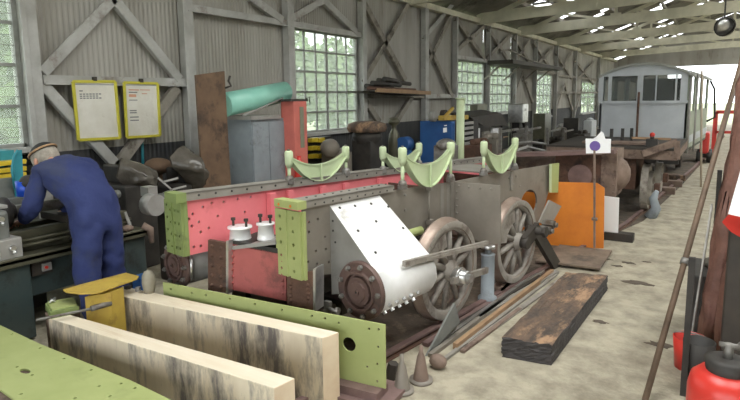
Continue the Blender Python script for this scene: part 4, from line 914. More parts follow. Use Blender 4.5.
q0 = onx(18, 190, -5.3); mb.beam((-5.32, q0.y, 0), (-5.32, q0.y, q0.z), .05, .05); tag(mb.build('machine_guard', 'tealpaint'), 'teal curved machine guard with a black edge standing behind the lathe', 'guard')
sh = thing('parts_cabinet', 'teal-grey tool board with yellow bins at the far left edge', 'cabinet', (-6.1, 2.3, 0))
mb = MB(); b0 = onx(-12, 152, -6.0); b1 = onx(14, 152, -6.0); mb.box((-6.4, b0.y, .0), (-6.0, b1.y, b0.z)); mb.build('cabinet_body', 'tealpaint', sh)
for py in (163, 170, 176): mb = MB(); c = onx(5, py, -5.95); mb.cbox(c, (.1, .36, .045)); mb.build('bin', 'yellowplastic', sh, bevel=.005)
mb = MB(); q = onx(6, 186, -5.2); mb.box((-5.7, q.y-.7, 0), (-5.2, q.y+.25, q.z-.12)); mb.tube((-5.45, q.y-.6, q.z-.1), (-5.45, q.y+.22, q.z-.1), .14, n=20); tag(mb.build('machine_cover', 'lathe_grey'), 'rounded grey machine cover at the far left behind the lathe', 'machine')
# dark jacket-like cloth hanging at wall
mb = MB(); q = onx(33, 166, -6.3); mb.prism([onx(*z, -6.3) for z in ((36, 160), (30, 172), (29, 195), (44, 195), (42, 164))], V((-.1, 0, 0))); tag(mb.build('hanging_cloth', 'dark'), 'black cloth hanging on the wall beside the teal guard', 'cloth')
# sheeted machine behind the person
sm = thing('sheeted_machine', 'dark machine draped in crumpled grey plastic sheeting, right of the bent person', 'machine', (-5.5, 4.0, 0))
mb = MB(); a = onx(112, 200, -5.6); b_ = onx(160, 200, -5.3); mb.box((-6.0, a.y, 0), (-5.35, b_.y, .95)); mb.box((-5.9, a.y+.1, .95), (-5.5, b_.y-.2, 1.15)); mb.build('machine_body', 'dark', sm, bevel=.02)
def crumple(name, pts, x, par, m='film', seed=1, thick=.25):
    """draped sheet: outline pixels on plane x, pulled forward irregularly"""
    rnd = random.Random(seed); P_ = [onx(*p, x) for p in pts]; c = sum(P_, V())/len(P_)
    mb = MB(); prev = None; mb.sm = True
    rings = []
    for k, f in enumerate((1.0, .82, .6, .38, .18)):
        rings.append([mb.bm.verts.new(c+(p-c)*f+V((thick*(1-f*f)+rnd.uniform(-.03, .03), rnd.uniform(-.02, .02), rnd.uniform(-.02, .02)))) for p in P_])
    n = len(P_)
    for A, B in zip(rings, rings[1:]):
        for i in range(n): mb.face([A[i], A[(i+1) % n], B[(i+1) % n], B[i]])
    mb.face(rings[-1]); mb.face([mb.bm.verts.new(v.co+V((-.02, 0, 0))) for v in rings[0]][::-1])
    bmesh.ops.subdivide_edges(mb.bm, edges=mb.bm.edges[:], cuts=1, use_grid_fill=True, fractal=.25, seed=seed)
    return mb.build(name, m, par)
crumple('plastic_sheeting', [(117, 161), (122, 159), (140, 163), (153, 170), (158, 178), (155, 195), (140, 200), (128, 190), (122, 186), (118, 176)], -5.5, sm, seed=2)
sm2 = thing('sheeted_drill', 'machine head wrapped in shiny clear sheeting beside the tall rusty board', 'machine', (-5.5, 4.6, 0))
crumple('plastic_sheeting', [(169, 158), (176, 150), (185, 147), (192, 151), (193, 160), (196, 170), (203, 176), (204, 186), (195, 190), (185, 180), (176, 172), (171, 168)], -5.45, sm2, seed=5, thick=.3)
mb = MB(); y0 = onx(160, 200, -5.6).y; y1 = onx(196, 200, -5.3).y; mb.box((-5.9, y0, 0), (-5.35, y1, .86)); mb.tube((-5.65, (y0+y1)/2+.1, .86), (-5.65, (y0+y1)/2+.1, 1.05), .07, n=14); mb.build('machine_body', 'dark', sm2, bevel=.02)
mb = MB()
for a, b_ in (((158, 178), (172, 190)), ((163, 182), (178, 178)), ((170, 190), (186, 186))): mb.beam(onx(*a, -5.25), onx(*b_, -5.25), .012, .02)
q = onx(172, 190, -5.25); mb.beam(q, (-5.4, q.y, .8), .02, .02); mb.build('bare_frame', 'steelpaint', sm2)
mb = MB(); q = onx(146, 152, -6.3); mb.tube(onx(142, 140, -6.585), onx(143, 166, -6.585), .02, n=8); mb.tube(onx(143, 165, -6.585), V((-6.585, onx(143, 166, -6.585).y, 0)), .02, n=8); tag(mb.build('hose', 'tealpaint'), 'thin teal pipe on the dark lower wall below the right poster', 'pipe')
mb = MB(); q = onx(158, 166, -5.9); mb.ball(q, .17, (1, 1, .6), 14); mb.tube((q.x, q.y, 0), q, .05, n=8); tag(mb.build('round_dial_post', 'brownboard'), 'brown rounded machine top between the two sheeted machines', 'machine')
# grey low machine with vice at the nose of the frame
gm = thing('milling_machine', 'grey machine table behind the deep green frame end', 'machine', (-5.0, 3.9, 0))
mb = MB(); a = onx(148, 200, -4.9); b_ = onx(204, 200, -4.4); z0 = onx(170, 196, -4.7).z; mb.box((-4.95, a.y, z0-.16), (-4.45, b_.y, z0)); mb.build('machine_table', 'lathe_grey', gm, bevel=.02)
mb = MB(); mb.box((-4.9, a.y+.15, 0), (-4.55, b_.y-.2, z0-.16)); mb.build('machine_column', 'darkbrown', gm, bevel=.02)
mb = MB(); q = onx(155, 205, -4.43); mb.tube(q+V((-.1, 0, 0)), q+V((.03, 0, 0)), .10, n=24); mb.cbox(onx(149, 191, -4.6), (.12, .1, .09)); mb.build('machine_handwheel', 'castgrey', gm)
# rags and rule on the right end of the lathe tray
mb = MB(); q = onx(138, 228, -4.6); rnd = random.Random(4)
for k in range(7): mb.ball(V((q.x+rnd.uniform(-.1, .1), yend-.25+rnd.uniform(-.13, .13), zl+.03)), .045, (1.2, 1.2, .7), 8)
mb.path([(XL-.03, yend-.05, zl+.03), (XL+.02, yend-.01, zl-.0), (XL+.02, yend, zl-.13)], [.04, .035, .02], 8)
tag(mb.build('rag', 'rust_pale'), 'crumpled dirty rag spilling over the end of the lathe tray', 'rag')
mb = MB(); mb.beam(onx(125, 212, -4.55), onx(131, 228, -4.5), .03, .01); tag(mb.build('steel_rule', 'castgrey'), 'pale flat steel rule standing at the end of the lathe', 'rule')
mb = MB(); q = onx(146, 264, -4.3); mb.box((q.x-.15, q.y-.05, 0), (q.x-.02, q.y+.06, q.z-.12)); tag(mb.build('plastic_crate', 'blue', bevel=.01), 'dark blue plastic crate on the floor right of the lathe', 'crate')
# ================================================================== POSTERS
def poster(px, lab, marks):
    x = -6.43; tl, tr, br, bl = [onx(*p, x) for p in px]; t = thing('framed_notice', lab, 'poster', tuple((bl+br)/2))
    mb = MB(); c = [bl, br, tr, tl]
    mb.prism([p+V((-.012, 0, 0)) for p in c], V((.008, 0, 0))); SH = mb; mb = MB()
    for a, b in ((bl, br), (tl, tr)): mb.beam(a, b, .025, .034)
    for a, b in ((bl, tl), (br, tr)): mb.beam(a, b, .025, .034, up=(0, 1, 0))
    mb.build('frame', 'postyellow', t, bevel=.004)
    def uv(u, v): return tl.lerp(tr, u).lerp(bl.lerp(br, u), v)+V((.0, 0, 0))
    for mi, m in ((1, 'ink'), (2, 'inkred')):
        mb = SH; mb.m = mi; any_ = False
        for (u0, v0, u1, v1, mm) in marks:
            if mm == m: any_ = True; mb.prism([uv(u0, v0), uv(u1, v0), uv(u1, v1), uv(u0, v1)], V((.0015, 0, 0)))
    SH.build('notice_sheet', ['paper', 'ink', 'inkred'], t)
    mb = MB(); mb.cbox(uv(.5, -.045), (.03, .05, .05)); mb.build('hanger', 'darkbrown', t)
mk = [(.12, .15, .2, .17, 'ink')]
for r in range(3):
    for k in range(7): mk.append((.12+.075*k, .205+.035*r, .175+.075*k, .225+.035*r, 'ink')) if not (r == 1 and k == 6) else None
poster(((73, 81.5), (115, 81.5), (120, 138), (78.5, 140)), 'larger framed notice in a yellow frame, left of the two on the wall', mk)
mk = []
for r in range(3): mk.append((.12, .12+.045*r, .42-.05*r, .14+.045*r, 'inkred' if r != 1 else 'ink'))
mk += [(.45, .12, .75, .135, 'inkred'), (.5, .19, .66, .205, 'inkred'), (.12, .22, .33, .26, 'inkred'), (.12, .31, .36, .325, 'ink')]
for v in (.5, .54, .62, .68): mk.append((.12, v, .32+.05*(v > .6), v+.02, 'ink'))
poster(((124, 82.5), (157.5, 83.5), (160, 135.5), (127, 137.5)), 'narrower framed notice in a yellow frame with reddish print, right of the two', mk)
# ================================================================== CABINETS ALONG THE WALL
mb = MB(); q = [onx(*p, -5.35) for p in ((196, 75), (224.5, 71), (226.5, 190), (199, 190))]; q[2].z = q[3].z = 0.0
q[3].y = q[0].y+.03; q[2].y = q[1].y+.03
mb.prism(q, V((-.03, 0, 0)))
stsh = tag(mb.build('steel_sheet', 'brownboard'), 'tall rusty brown steel sheet leaning upright beside the teal roll', 'steel sheet')
def pbox(mb, px0, px1, pyt, x0, x1, zb=0.0, zt=None):
    ya = onx(px0, pyt+15, x0).y; yb = onx(px1, pyt+15, x1).y; zt = zt if zt is not None else onx(px1, pyt, x1).z; mb.box((x0, ya, zb), (x1, yb, zt)); return (x0, x1, ya, yb, zb, zt)
gc = thing('steel_cupboard', 'blue-grey two-door steel cupboard beneath the teal roll', 'cupboard', tuple(onx(255, 150, -5.6).xy)+(0,))
mb = MB(); B = pbox(mb, 225, 284, 118, -5.8, -5.3); mb.build('cupboard_body', 'bluegrey', gc)
ym = B[2]+(B[3]-B[2])*.5
for y0, y1 in ((B[2]+.01, ym-.005), (ym+.005, B[3]-.01)): mb = MB(); mb.box((-5.3, y0, .06), (-5.285, y1, B[5]-.04)); mb.build('cupboard_door', 'bluegrey', gc, bevel=.003)
mb = MB(); mb.box((-5.9, B[2]-.05, B[5]), (-5.25, B[3]-.12, B[5]+.05)); mb.build('cupboard_top', 'castgrey', gc)
rd = thing('red_kiosk', 'tall salmon-red metal cabinet with an olive panel, below the first window', 'cabinet', tuple(onx(295, 150, -5.4).xy)+(0,))
mb = MB(); B2 = pbox(mb, 281, 307, 101, -5.34, -5.1); mb.build('cabinet_body', 'salmon', rd, bevel=.01)
mb = MB(); mb.box((-5.1, B2[2]+.12, B2[5]-.66), (-5.09, B2[3]-.08, B2[5]-.08)); mb.build('front_panel', 'olive', rd, bevel=.003)
mb = MB(); mb.box((-5.4, B2[2]-.06, B2[5]), (-5.1, B2[3]+.03, B2[5]+.03)); mb.path([(-5.1, B2[3]-.05, B2[5]+.02), (-5.08, B2[3]+.04, B2[5]+.05), (-5.08, B2[3]+.05, B2[5]-.06)], .008, 6); mb.build('cabinet_lid', 'darkbrown', rd)
tr = thing('plastic_roll', 'large pale teal plastic roll lying slanted on the cupboard and the red cabinet', 'roll', tuple(onx(255, 100, -5.5)))
a, b_ = onx(224, 105, -5.5), onx(285, 91.5, -5.45)
mb = MB(); mb.tube(a, b_, .155, .145, n=28); mb.build('roll_body', 'teal', tr)
mb = MB(); d = (b_-a).normalized(); mb.lathe([(.145, 0), (.13, .01), (.06, .004), (0, .0)], b_, d, 28); mb.build('roll_end', 'teal', tr)
mb = MB(); mb.tube(onx(243, 116, -5.3), onx(283, 98, -5.3), .012, n=8); tag(mb.build('pale_rod', 'castgrey'), 'thin pale rod sloping under the teal roll', 'rod')
mb = MB(); mb.path([onx(225, 88, -5.34), onx(231, 86, -5.30), onx(228.5, 81, -5.28), onx(230, 76, -5.28)], .014, 6); mb.build('twisted_hook', 'darkbrown', stsh)
# red gas bottle and bins by the kiosk
gbz = onx(299, 158, -4.9); mb = MB(); mb.lathe([(0, 0), (.075, 0), (.075, .92), (.06, 1.0), (.03, 1.04), (.03, 1.08), (0, 1.08)], (gbz.x, gbz.y, 0), n=18); tag(mb.build('gas_cylinder', 'red'), 'red gas cylinder standing in front of the salmon-red cabinet', 'gas cylinder')
rk = thing('bin_rack', 'dark rack holding three rows of yellow bins below the first window', 'rack', tuple(onx(315, 150, -6.0).xy)+(0,))
mb = MB(); y0 = onx(306, 150, -6.1).y; y1 = onx(332, 150, -6.1).y; mb.box((-6.2, y0, 0), (-6.1, y1, 1.17)); mb.build('rack_board', 'dark', rk)
for py in (140, 148, 156):
    for px, n in ((313, 0), (320, 1)):
        if n and py == 148: pass
        c = onx(px, py, -6.05); mb = MB(); mb.cbox(c, (.10, .17, .075)); mb.build('bin', 'yellowplastic', rk, bevel=.008)
mb = MB(); pbox(mb, 322, 352, 152, -5.9, -5.5); mb.ball(onx(330, 148, -5.7), .16, (1, 1.2, 1), 12); mb.ball(onx(343, 153, -5.6), .12, (1, 1.4, .8), 12); tag(mb.build('bench_clutter', 'frame_brown'), 'low dark bench with lumpy covered parts below the first window', 'bench')
# dark press with mushroom top and bottle-shaped post
pr = thing('old_press', 'dark machine with a thick round mossy top, right of the first window', 'machine', tuple(onx(368, 150, -5.4).xy)+(0,))
c = onx(367, 126, -5.4)
mb = MB(); mb.lathe([(0, -.10), (.33, -.10), (.36, -.04), (.34, .04), (.22, .08), (0, .09)], c, n=24); mb.build('round_top', 'sleeper', pr)
mb = MB(); mb.box((c.x-.2, c.y-.2, 0), (c.x+.2, c.y+.2, c.z-.25)); mb.lathe([(.22, -.3), (.27, -.2), (.25, -.10), (0, -.10)], c, n=20); mb.build('machine_body', 'dark', pr, bevel=.02)
c = onx(394, 124, -5.4); mb = MB(); mb.lathe([(0, 0), (.10, 0), (.12, 1.0), (.10, 1.15), (.05, 1.25), (.05, 1.32), (.11, 1.36), (.12, 1.41), (.08, 1.46), (0, 1.47)], (c.x, c.y, 0), n=16); tag(mb.build('bollard_post', 'olivemetal'), 'bottle-shaped post with a round knob beside the mossy round top', 'post')
mb = MB(); q = onx(405, 144, -5.2); mb.tube(q-V((0, .12, 0)), q+V((0, .12, 0)), .14, n=20); mb.box((q.x-.1, q.y-.1, 0), (q.x+.1, q.y+.1, q.z-.12)); tag(mb.build('blue_drum', 'blue'), 'dark blue drum on a stand, left of the blue cabinet', 'drum')
bc = thing('blue_cabinet', 'blue steel cabinet with a small white label, behind the green pipe', 'cabinet', tuple(onx(440, 140, -5.0).xy)+(0,))
mb = MB(); B3 = pbox(mb, 420, 455, 121, -5.3, -4.6); mb.build('cabinet_body', 'blue', bc, bevel=.008)
mb = MB(); mb.box((-4.6, B3[2]+.06, .1), (-4.59, B3[3]-.04, B3[5]-.05)); mb.build('cabinet_door', 'blue', bc, bevel=.003)
mb = MB(); q = onx(445, 130, -4.58); mb.cbox(q, (.006, .16, .09)); q2 = onx(445.5, 125.5, -4.58); mb.cbox(q2, (.006, .12, .02)); mb.build('label', 'white', bc)
for px, py, m, lab, r in ((433, 115, 'castgrey', 'round glass-faced gauge on top of the blue cabinet', .10), (444, 116, 'darkbrown', 'dark tangle of fittings on top of the blue cabinet', .11)):
    q = onx(px, py, -4.9); mb = MB(); mb.tube((q.x-.05, q.y, B3[5]+r), (q.x+.05, q.y, B3[5]+r), r, n=16); mb.tube((q.x+.05, q.y, B3[5]+r), (q.x+.06, q.y, B3[5]+r), r*.7, n=16); tag(mb.build('gauge', m), lab, 'gauge')
mb = MB(); a, b_ = onx(441, 118, -4.7), onx(466, 117, -4.6); mb.beam(a, b_, .12, .09); mb.beam(onx(443, 119, -4.65), onx(453, 108, -4.65), .05, .05); tag(mb.build('yellow_tool', 'yellow'), 'yellow elongated tool lying across the top of the blue cabinet', 'tool')
q = onx(460, 160, -3.6); mb = MB(); zt = onx(458.5, 98, -3.6).z; mb.tube((q.x, q.y, 0), (q.x, q.y, zt), .065, n=18); mb.tube((q.x, q.y, zt-.02), (q.x, q.y, zt), .085, n=18); mb.tube((q.x, q.y, 0), (q.x, q.y, .02), .13, n=18); tag(mb.build('upright_pipe', 'green_pale'), 'pale green upright pipe beside the blue cabinet', 'pipe')
# wall shelf between posts with bars on it
sf = thing('wall_shelf', 'narrow shelf high on the wall with an orange-brown front plank', 'shelf', tuple(onx(390, 92, -6.2)))
a, b_ = onx(361, 89, -6.12), onx(424, 93, -6.12)
mb = MB(); mb.beam(a+V((-.15, 0, -.05)), b_+V((-.15, 0, -.05)), .36, .03); mb.build('shelf_board', 'darkbrown', sf)
mb = MB(); mb.beam(onx(376, 90, -5.93), onx(430, 93, -5.93), .05, .08); mb.build('shelf_edge', 'plank', sf)
bl_ = ['fat black bar at the left end of the pile on the high shelf', 'brown bar on top of the pile, right half, on the high shelf', 'black bar second from top in the pile on the high shelf', 'short black stub topmost on the high shelf pile', 'long rusty bar lying lowest along the high shelf']
for i, (p, q, r, m) in enumerate((((366, 86), (392, 88), .05, 'dark'), ((378, 80), (410, 84), .045, 'darkbrown'), ((372, 83), (400, 85), .05, 'dark'), ((384, 79), (396, 81), .05, 'dark'), ((368, 88), (415, 90), .035, 'rust'))):
    mb = MB(); a, b_ = onx(*p, -6.15+.05*i), onx(*q, -6.15+.05*i); mb.tube(a, b_, r, n=10); tag(mb.build('round_bar', m), bl_[i], 'bar', 'bars on the high wall shelf')
# ================================================================== MID BACKGROUND
def gbox(name, label, cat, m, px0, px1, pyt, x0, x1, zb=0.0, bevel=.01, **k):
    mb = MB(); pbox(mb, px0, px1, pyt, x0, x1, zb); return tag(mb.build(name, m, bevel=bevel), label, cat, **k)
# drawer rack right of the pipe
dr = thing('drawer_rack', 'dark rack of small grey drawers immediately right of the green pipe', 'rack', tuple(onx(468, 140, -4.6).xy)+(0,))
mb = MB(); B = pbox(mb, 461, 473, 120, -4.9, -4.5); mb.build('rack_body', 'dark', dr)
for py in (123, 128, 133, 138, 143): mb = MB(); q = onx(469, py, -4.49); mb.cbox(q, (.02, .45, .06)); mb.build('drawer', 'castgrey', dr)
# slanting hood machine
hd = thing('hooded_bench', 'workbench under a slanted dark hood board below the second window', 'bench', tuple(onx(490, 140, -4.8).xy)+(0,))
mb = MB(); mb.prism([onx(*p, -4.6) for p in ((470, 117), (501, 113), (509, 126), (484, 126))], V((-.5, 0, .08))); mb.build('hood_board', 'darkbrown', hd)
mb = MB()
for px in (476, 502): q = onx(px, 120, -4.65); mb.beam((q.x, q.y, 0), (q.x, q.y, q.z), .06, .06, up=(0, 1, 0))
q0, q1 = onx(476, 140, -4.65), onx(503, 140, -4.65); mb.box((-5.2, q0.y, .78), (-4.6, q1.y, .84)); mb.build('bench_frame', 'dark', hd)
for px0, px1, py, m in ((474, 480, 129, 'white'), (493, 502, 127, 'white'), (484, 490, 132, 'frame'), (503, 508, 138, 'plank')):
    mb = MB(); a, b_ = onx(px0, py, -4.7), onx(px1, py+8, -4.7); mb.box((-4.76, a.y, .84), (-4.7, b_.y, a.z)); mb.build('paper_box' if m == 'white' else 'small_box', m, hd)
mb = MB(); q = onx(480, 110, -5.4); pbox(mb, 470, 487, 104, -5.6, -5.4, 1.35); tag(mb.build('green_box', 'olive'), 'flat green-grey box on the sill of the second window', 'box')
mb = MB(); a = onx(470, 120, -5.4); b_ = onx(487, 120, -5.4); mb.box((-5.7, a.y, 0), (-5.3, b_.y+.2, 1.35)); tag(mb.build('window_bench', 'darkbrown'), 'dark bench below the second window holding the green-grey box', 'bench')
sb = thing('silver_box_machine', 'shiny silver open-fronted box on a dark stand left of the olive locker', 'machine', tuple(onx(520, 140, -4.6).xy)+(0,))
a, b_ = onx(508, 104, -4.85), onx(530, 122, -4.4)
mb = MB(); mb.box((-4.85, a.y, b_.z), (-4.45, b_.y, a.z)); mb.build('silver_box', 'bright', sb, bevel=.02)
mb = MB(); mb.box((-4.45, a.y+.15, b_.z+.3), (-4.44, b_.y-.15, a.z-.12)); mb.build('opening', 'steelpaint', sb)
mb = MB(); mb.box((-4.8, a.y+.2, 0), (-4.6, b_.y-.2, b_.z)); mb.beam(V((-4.5, b_.y-.2, b_.z)), V((-4.3, b_.y+.3, .1)), .08, .08); mb.build('stand', 'dark', sb)
gbox('olive_locker', 'tall olive-brown locker against the wall below the narrow window', 'locker', 'olivemetal', 533, 551, 113, -5.6, -5.2)
gbox('black_cabinet', 'squat black cabinet left of the grey carriage', 'cabinet', 'dark', 563, 579, 118, -4.8, -4.3)
hs_ = thing('hoist_platform', 'narrow dark platform high on the wall beneath the cross braces', 'platform', tuple(onx(525, 66, -6.0)))
mb = MB(); a, b_ = onx(500, 62, -5.9), onx(552, 69, -5.9); mb.beam(a, b_, .8, .12); mb.build('platform_deck', 'darkbrown', hs_)
mb = MB(); mb.path([a+ZZ*.3, a+V((0, .8, .42)), a.lerp(b_, .5)+ZZ*.2, b_+ZZ*.1], .03, 6)
for f in (.05, .35, .7, .98): q = a.lerp(b_, f); mb.beam(q, q+V((-.6, 0, -.5)), .05, .05)
mb.build('platform_rail', 'brace', hs_)
for px0, px1, py, m, x1, lab in ((556, 566, 126, 'castgrey', -5.0, 'pale grey box on end against the wall left of the black cabinet'), (583, 596, 120, 'vangrey', -4.2, 'pale draped lump beside the left corner of the carriage'), (440, 452, 146, 'steel', -3.3, 'grey block with red-brown fittings just left of the green pipe foot')):
    mb = MB(); B = pbox(mb, px0, px1, py, x1-.3, x1); mb.ball((x1-.15, (B[2]+B[3])/2, B[5]), .14, (1, 1.3, .7), 10); tag(mb.build('stored_box', m, bevel=.02), lab, 'box')
# low clutter: racks of dark parts, curved pipes
rnd = random.Random(11)
cl = [(474, 482, 146, 'rust', 'dark rusty casting on the far floor right of the green pipe'), (484, 496, 140, 'frame_brown', 'grey-brown machine base behind the farthest saddle'), (517, 528, 134, 'steel', 'grey machine part beneath the silver box'),
      (527, 545, 144, 'dark', 'low dark crate in front of the olive locker'), (548, 560, 141, 'darkbrown', 'low brown crate right of the olive locker'), (553, 566, 132, 'frame_brown', 'stack of grey-brown parts left of the black cabinet'), (572, 590, 133, 'darkbrown', 'pile of dark parts beside the black cabinet')]
for px0, px1, py, m, lab in cl:
    x1 = -3.6; mb = MB(); B = pbox(mb, px0, px1, py, x1-.35, x1); q = V((x1-.2, (B[2]+B[3])/2, B[5])); mb.tube(q-V((0, .2, -.05)), q+V((0, .25, .05)), .06, n=10); mb.ball(q+V((.1, .1, .03)), .09, n=8); tag(mb.build('machine_part', m, bevel=.01), lab, 'machine part')
for i, (pts, m) in enumerate(((((512, 158), (518, 150), (527, 147), (540, 150), (550, 152)), 'castgrey'), (((505, 152), (515, 144), (530, 142), (545, 144)), 'steel'))):
    mb = MB(); pp = [onx(*p, -3.0) for p in pts]; mb.path([V((pp[0].x, pp[0].y-.05, 0))]+pp+[V((pp[-1].x, pp[-1].y+.05, 0))], .03, 8); tag(mb.build('curved_pipe', m), ('pale' if i == 0 else 'dull grey')+' bent pipe arching over the scrap behind the rear of the frame', 'pipe')
for i, (px, y0, y1) in enumerate(((547, 128, 152), (526, 126, 150), (563, 128, 150), (500, 128, 150))):
    a = onx(px, y1, -3.4); mb = MB(); mb.beam((a.x, a.y, 0), (a.x, a.y, onx(px, y0, -3.4).z), .05, .05); mb.beam((a.x, a.y, onx(px, y0+4, -3.4).z), (a.x, a.y+1.0, onx(px, y0+4, -3.4).z), .04, .04); tag(mb.build('steel_rack_post', 'steel'), ['grey rack upright with arm, in front of the black cabinet', 'grey rack upright with arm, below the silver box', 'grey rack upright with arm, nearest the carriage', 'grey rack upright with arm, nearest the green pipe'][i], 'rack post', 'rack uprights')
# ================================================================== RUSTY TANK ON THE TRACK
tk = thing('rusty_tank', 'rusty riveted tank with a domed right end, behind the orange sheet', 'tank', (-1.9, 8.3, 0))
Y0 = 8.1; pA = ony(560, 158, Y0); pB = ony(618, 160, Y0); zc_ = ony(612, 176, Y0).z; rr_ = .26
mb = MB(); mb.tube((pA.x-.7, Y0+.25, zc_), (pB.x-.1, Y0+.25, zc_), rr_, n=28); mb.lathe([(rr_, 0), (rr_*.95, .08), (rr_*.7, .17), (rr_*.35, .22), (0, .235)], (pB.x-.1, Y0+.25, zc_), (1, 0, 0), 28); mb.build('tank_barrel', 'rust_pale', tk)
mb = MB(); a = ony(602, 150, Y0-.05); b_ = ony(617, 197, Y0-.05); mb.box((a.x, Y0-.06, b_.z), (b_.x-.02, Y0+.5, a.z)); 
for k in range(5): mb.ball((b_.x-.05, Y0-.06, b_.z+.06+k*.1), .015, n=6)
mb.build('end_frame', 'rust_pale', tk)
mb = MB(); a = ony(556, 152, Y0-.02); mb.box((a.x, Y0-.04, b_.z+.05), (ony(602, 152, Y0).x, Y0+.02, a.z-.02)); mb.build('side_plate', 'rust', tk)
mb = MB(); q = ony(580, 176, Y0-.05); mb.tube(q, q-V((0, .02, 0)), .16, n=20); mb.build('round_patch', 'rust_mauve', tk)
mb = MB(); mb.beam(ony(500, 155, 8.0), ony(616, 151, 8.0), .30, .05); mb.build('top_rail', 'rust_mauve', tk)
mb = MB(); 
for x in (pA.x-.5, pB.x-.35): mb.box((x-.08, Y0, .0), (x+.08, Y0+.5, zc_-rr_+.05))
mb.build('tank_foot', 'darkbrown', tk)
# ================================================================== FLAT WAGON
wg = thing('flat_wagon', 'rusty flat wagon chassis with upright stanchions, in front of the grey carriage', 'wagon', (-1.4, 10.3, 0))
YW = 9.6
a, b_ = ony(598, 150, YW), ony(680, 141, YW); zt = ony(640, 148, YW).z
x0 = -2.55; x1 = ony(678, 150, YW).x
mb = MB(); mb.box((x0, YW, zt-.04), (x1, YW+2.4, zt)); mb.build('wagon_deck', 'darkbrown', wg)
mb = MB(); mb.box((x0, YW-.02, zt-.17), (x1, YW+.04, zt-.03)); mb.box((x1-.06, YW, zt-.17), (x1, YW+2.4, zt-.04)); mb.box((x0, YW, zt-.17), (x0+.06, YW+2.4, zt-.04)); mb.build('sole_bar', 'rust_pale', wg)
mb = MB(); pA_, pB_ = ony(644, 158, YW-.1), ony(678, 141, YW-.1); mb.beam(ony(642, 154, YW-.2), ony(677, 142, YW), .05, .10); mb.prism([ony(674, 141, YW-.06), ony(680, 141, YW-.06), ony(680, 160, YW-.06), ony(674, 157, YW-.06)], V((0, .05, 0))); mb.build('end_bracket', 'rust_pale', wg)
mb = MB(); c = ony(636, 160, YW+.2); mb.box((c.x-.25, YW+.1, .35), (c.x+.02, YW+1.1, zt-.17)); mb.build('axle_guard', 'rust', wg)
for xx in (x1-.35, x0+.35):
    for yy in (YW+.45, YW+1.9):
        mb = MB(); ax = V((1, 0, 0)) if xx > -1.5 else V((-1, 0, 0)); c = V((xx, yy, .34)); rw = .28
        mb.lathe([(0, .0), (.07, .0), (.07, -.02), (rw*.82, -.035), (rw*.86, .0), (rw, .0), (rw, -.08), (rw*1.08, -.085), (rw*1.08, -.11), (0, -.11)], c, ax, 32); wh = mb.build('wagon_wheel', 'wheel', wg)
        mb = MB(); mb.cbox(c+ax*.06, (.08, .16, .16)); mb.build('axle_box', 'rust', wh)
mb = MB(); c = onx(650, 179, -.98); rw = .36; ax = V((1, 0, 0)); mb.lathe([(.0, .02), (.08, .02), (.08, -.02), (rw*.80, -.035), (rw*.86, .0), (rw, .0), (rw, -.07), (rw*1.06, -.08), (rw*1.06, -.10), (0, -.10)], (c.x, c.y, rw+.03), ax, 36); mb.build('wagon_wheel', 'wheel', wg)
for i, px in enumerate((598, 611, 622, 631)):
    q = ony(px, 145, YW+.3+.4*i); mb = MB(); zt2 = ony(px, 129-.3*i, YW+.3+.4*i).z; mb.beam((q.x, q.y, zt-.01), (q.x, q.y, zt2), .05, .05, up=(0, 1, 0)); mb.build('stanchion', 'dark', wg)
mb = MB(); a, b_ = ony(584, 143, YW+.6), ony(658, 139, YW+.6); a.z = b_.z = zt+.03; mb.beam(a, b_, .35, .04); tag(mb.build('old_board', 'rust_pale'), 'weathered boards lying across the flat wagon', 'board')
mb = MB(); a, b_ = ony(632, 136, YW+.8), ony(670, 141, YW+1.0); a.z = zt+.10; b_.z = zt+.08; mb.beam(a, b_, .12, .03); tag(mb.build('old_plank', 'plank'), 'sloping plank resting on the wagon boards', 'plank')
mb = MB(); q = ony(652, 141, YW+.3); mb.cbox((q.x, q.y, zt+.065), (.16, .14, .12)); mb.tube((q.x, q.y, zt+.12), (q.x, q.y, zt+.18), .03, n=8); tin = tag(mb.build('small_tin', 'dark'), 'small black tin with a red top standing on the flat wagon', 'tin')
mb = MB(); mb.ball((q.x, q.y, zt+.19), .04, n=8); mb.build('tin_cap', 'red', tin)
# blue and white rags in the wheels
mb = MB(); q = ony(655, 190, 9.3)
mb.path([(q.x-.05, q.y, 0), (q.x+.03, q.y, .15), (q.x-.02, q.y, .3), (q.x+.03, q.y, .42)], [.09, .07, .06, .03], 9); tag(mb.build('cloth_bundle', 'bluegrey'), 'blue and white cloth bundle beside the wagon wheel', 'cloth')
for i, (px, py) in enumerate(((668, 186), (660, 193), (672, 180))):
    q = onz(px, py, 0); mb = MB(); mb.cbox(q+ZZ*.06, (.5, .18, .12)); tag(mb.build('track_timber', 'rust_pale' if i != 2 else 'sleeper'), ['short pale timber beside the track under the carriage, middle one', 'short pale timber nearest the wagon wheel beside the track', 'dark short timber farthest along beside the track'][i], 'timber')
# ================================================================== CARRIAGE
YV = 12.5
cv = thing('railway_carriage', 'pale blue-grey railway carriage with glazed end and curved roof at the far end', 'railway carriage', (-1.5, 15, 0))
vx0, vx1 = ony(598, 140, YV).x, ony(687, 120, YV).x; LEN = 4.0; SK = .055
def vp(x, y, z): return V((x+(y-YV)*SK, y, z))
zb_, zs, zt_ = .72, ony(645, 102, YV).z, ony(645, 74, YV).z; zcn = ony(640, 62.5, YV).z; zed = ony(600, 77, YV).z
mb = MB(); mb.prism([vp(vx0, YV, zb_), vp(vx1, YV, zb_), vp(vx1, YV, zs), vp(vx0, YV, zs)], V((0, .05, 0))); mb.build('end_panel', 'vangrey', cv, bevel=.005)
mb = MB(); mb.beam(vp(vx0, YV-.02, zs), vp(vx1, YV-.02, zs), .06, .05); mb.beam(vp(vx0, YV+.02, zt_), vp(vx1, YV+.02, zt_), .08, .06)
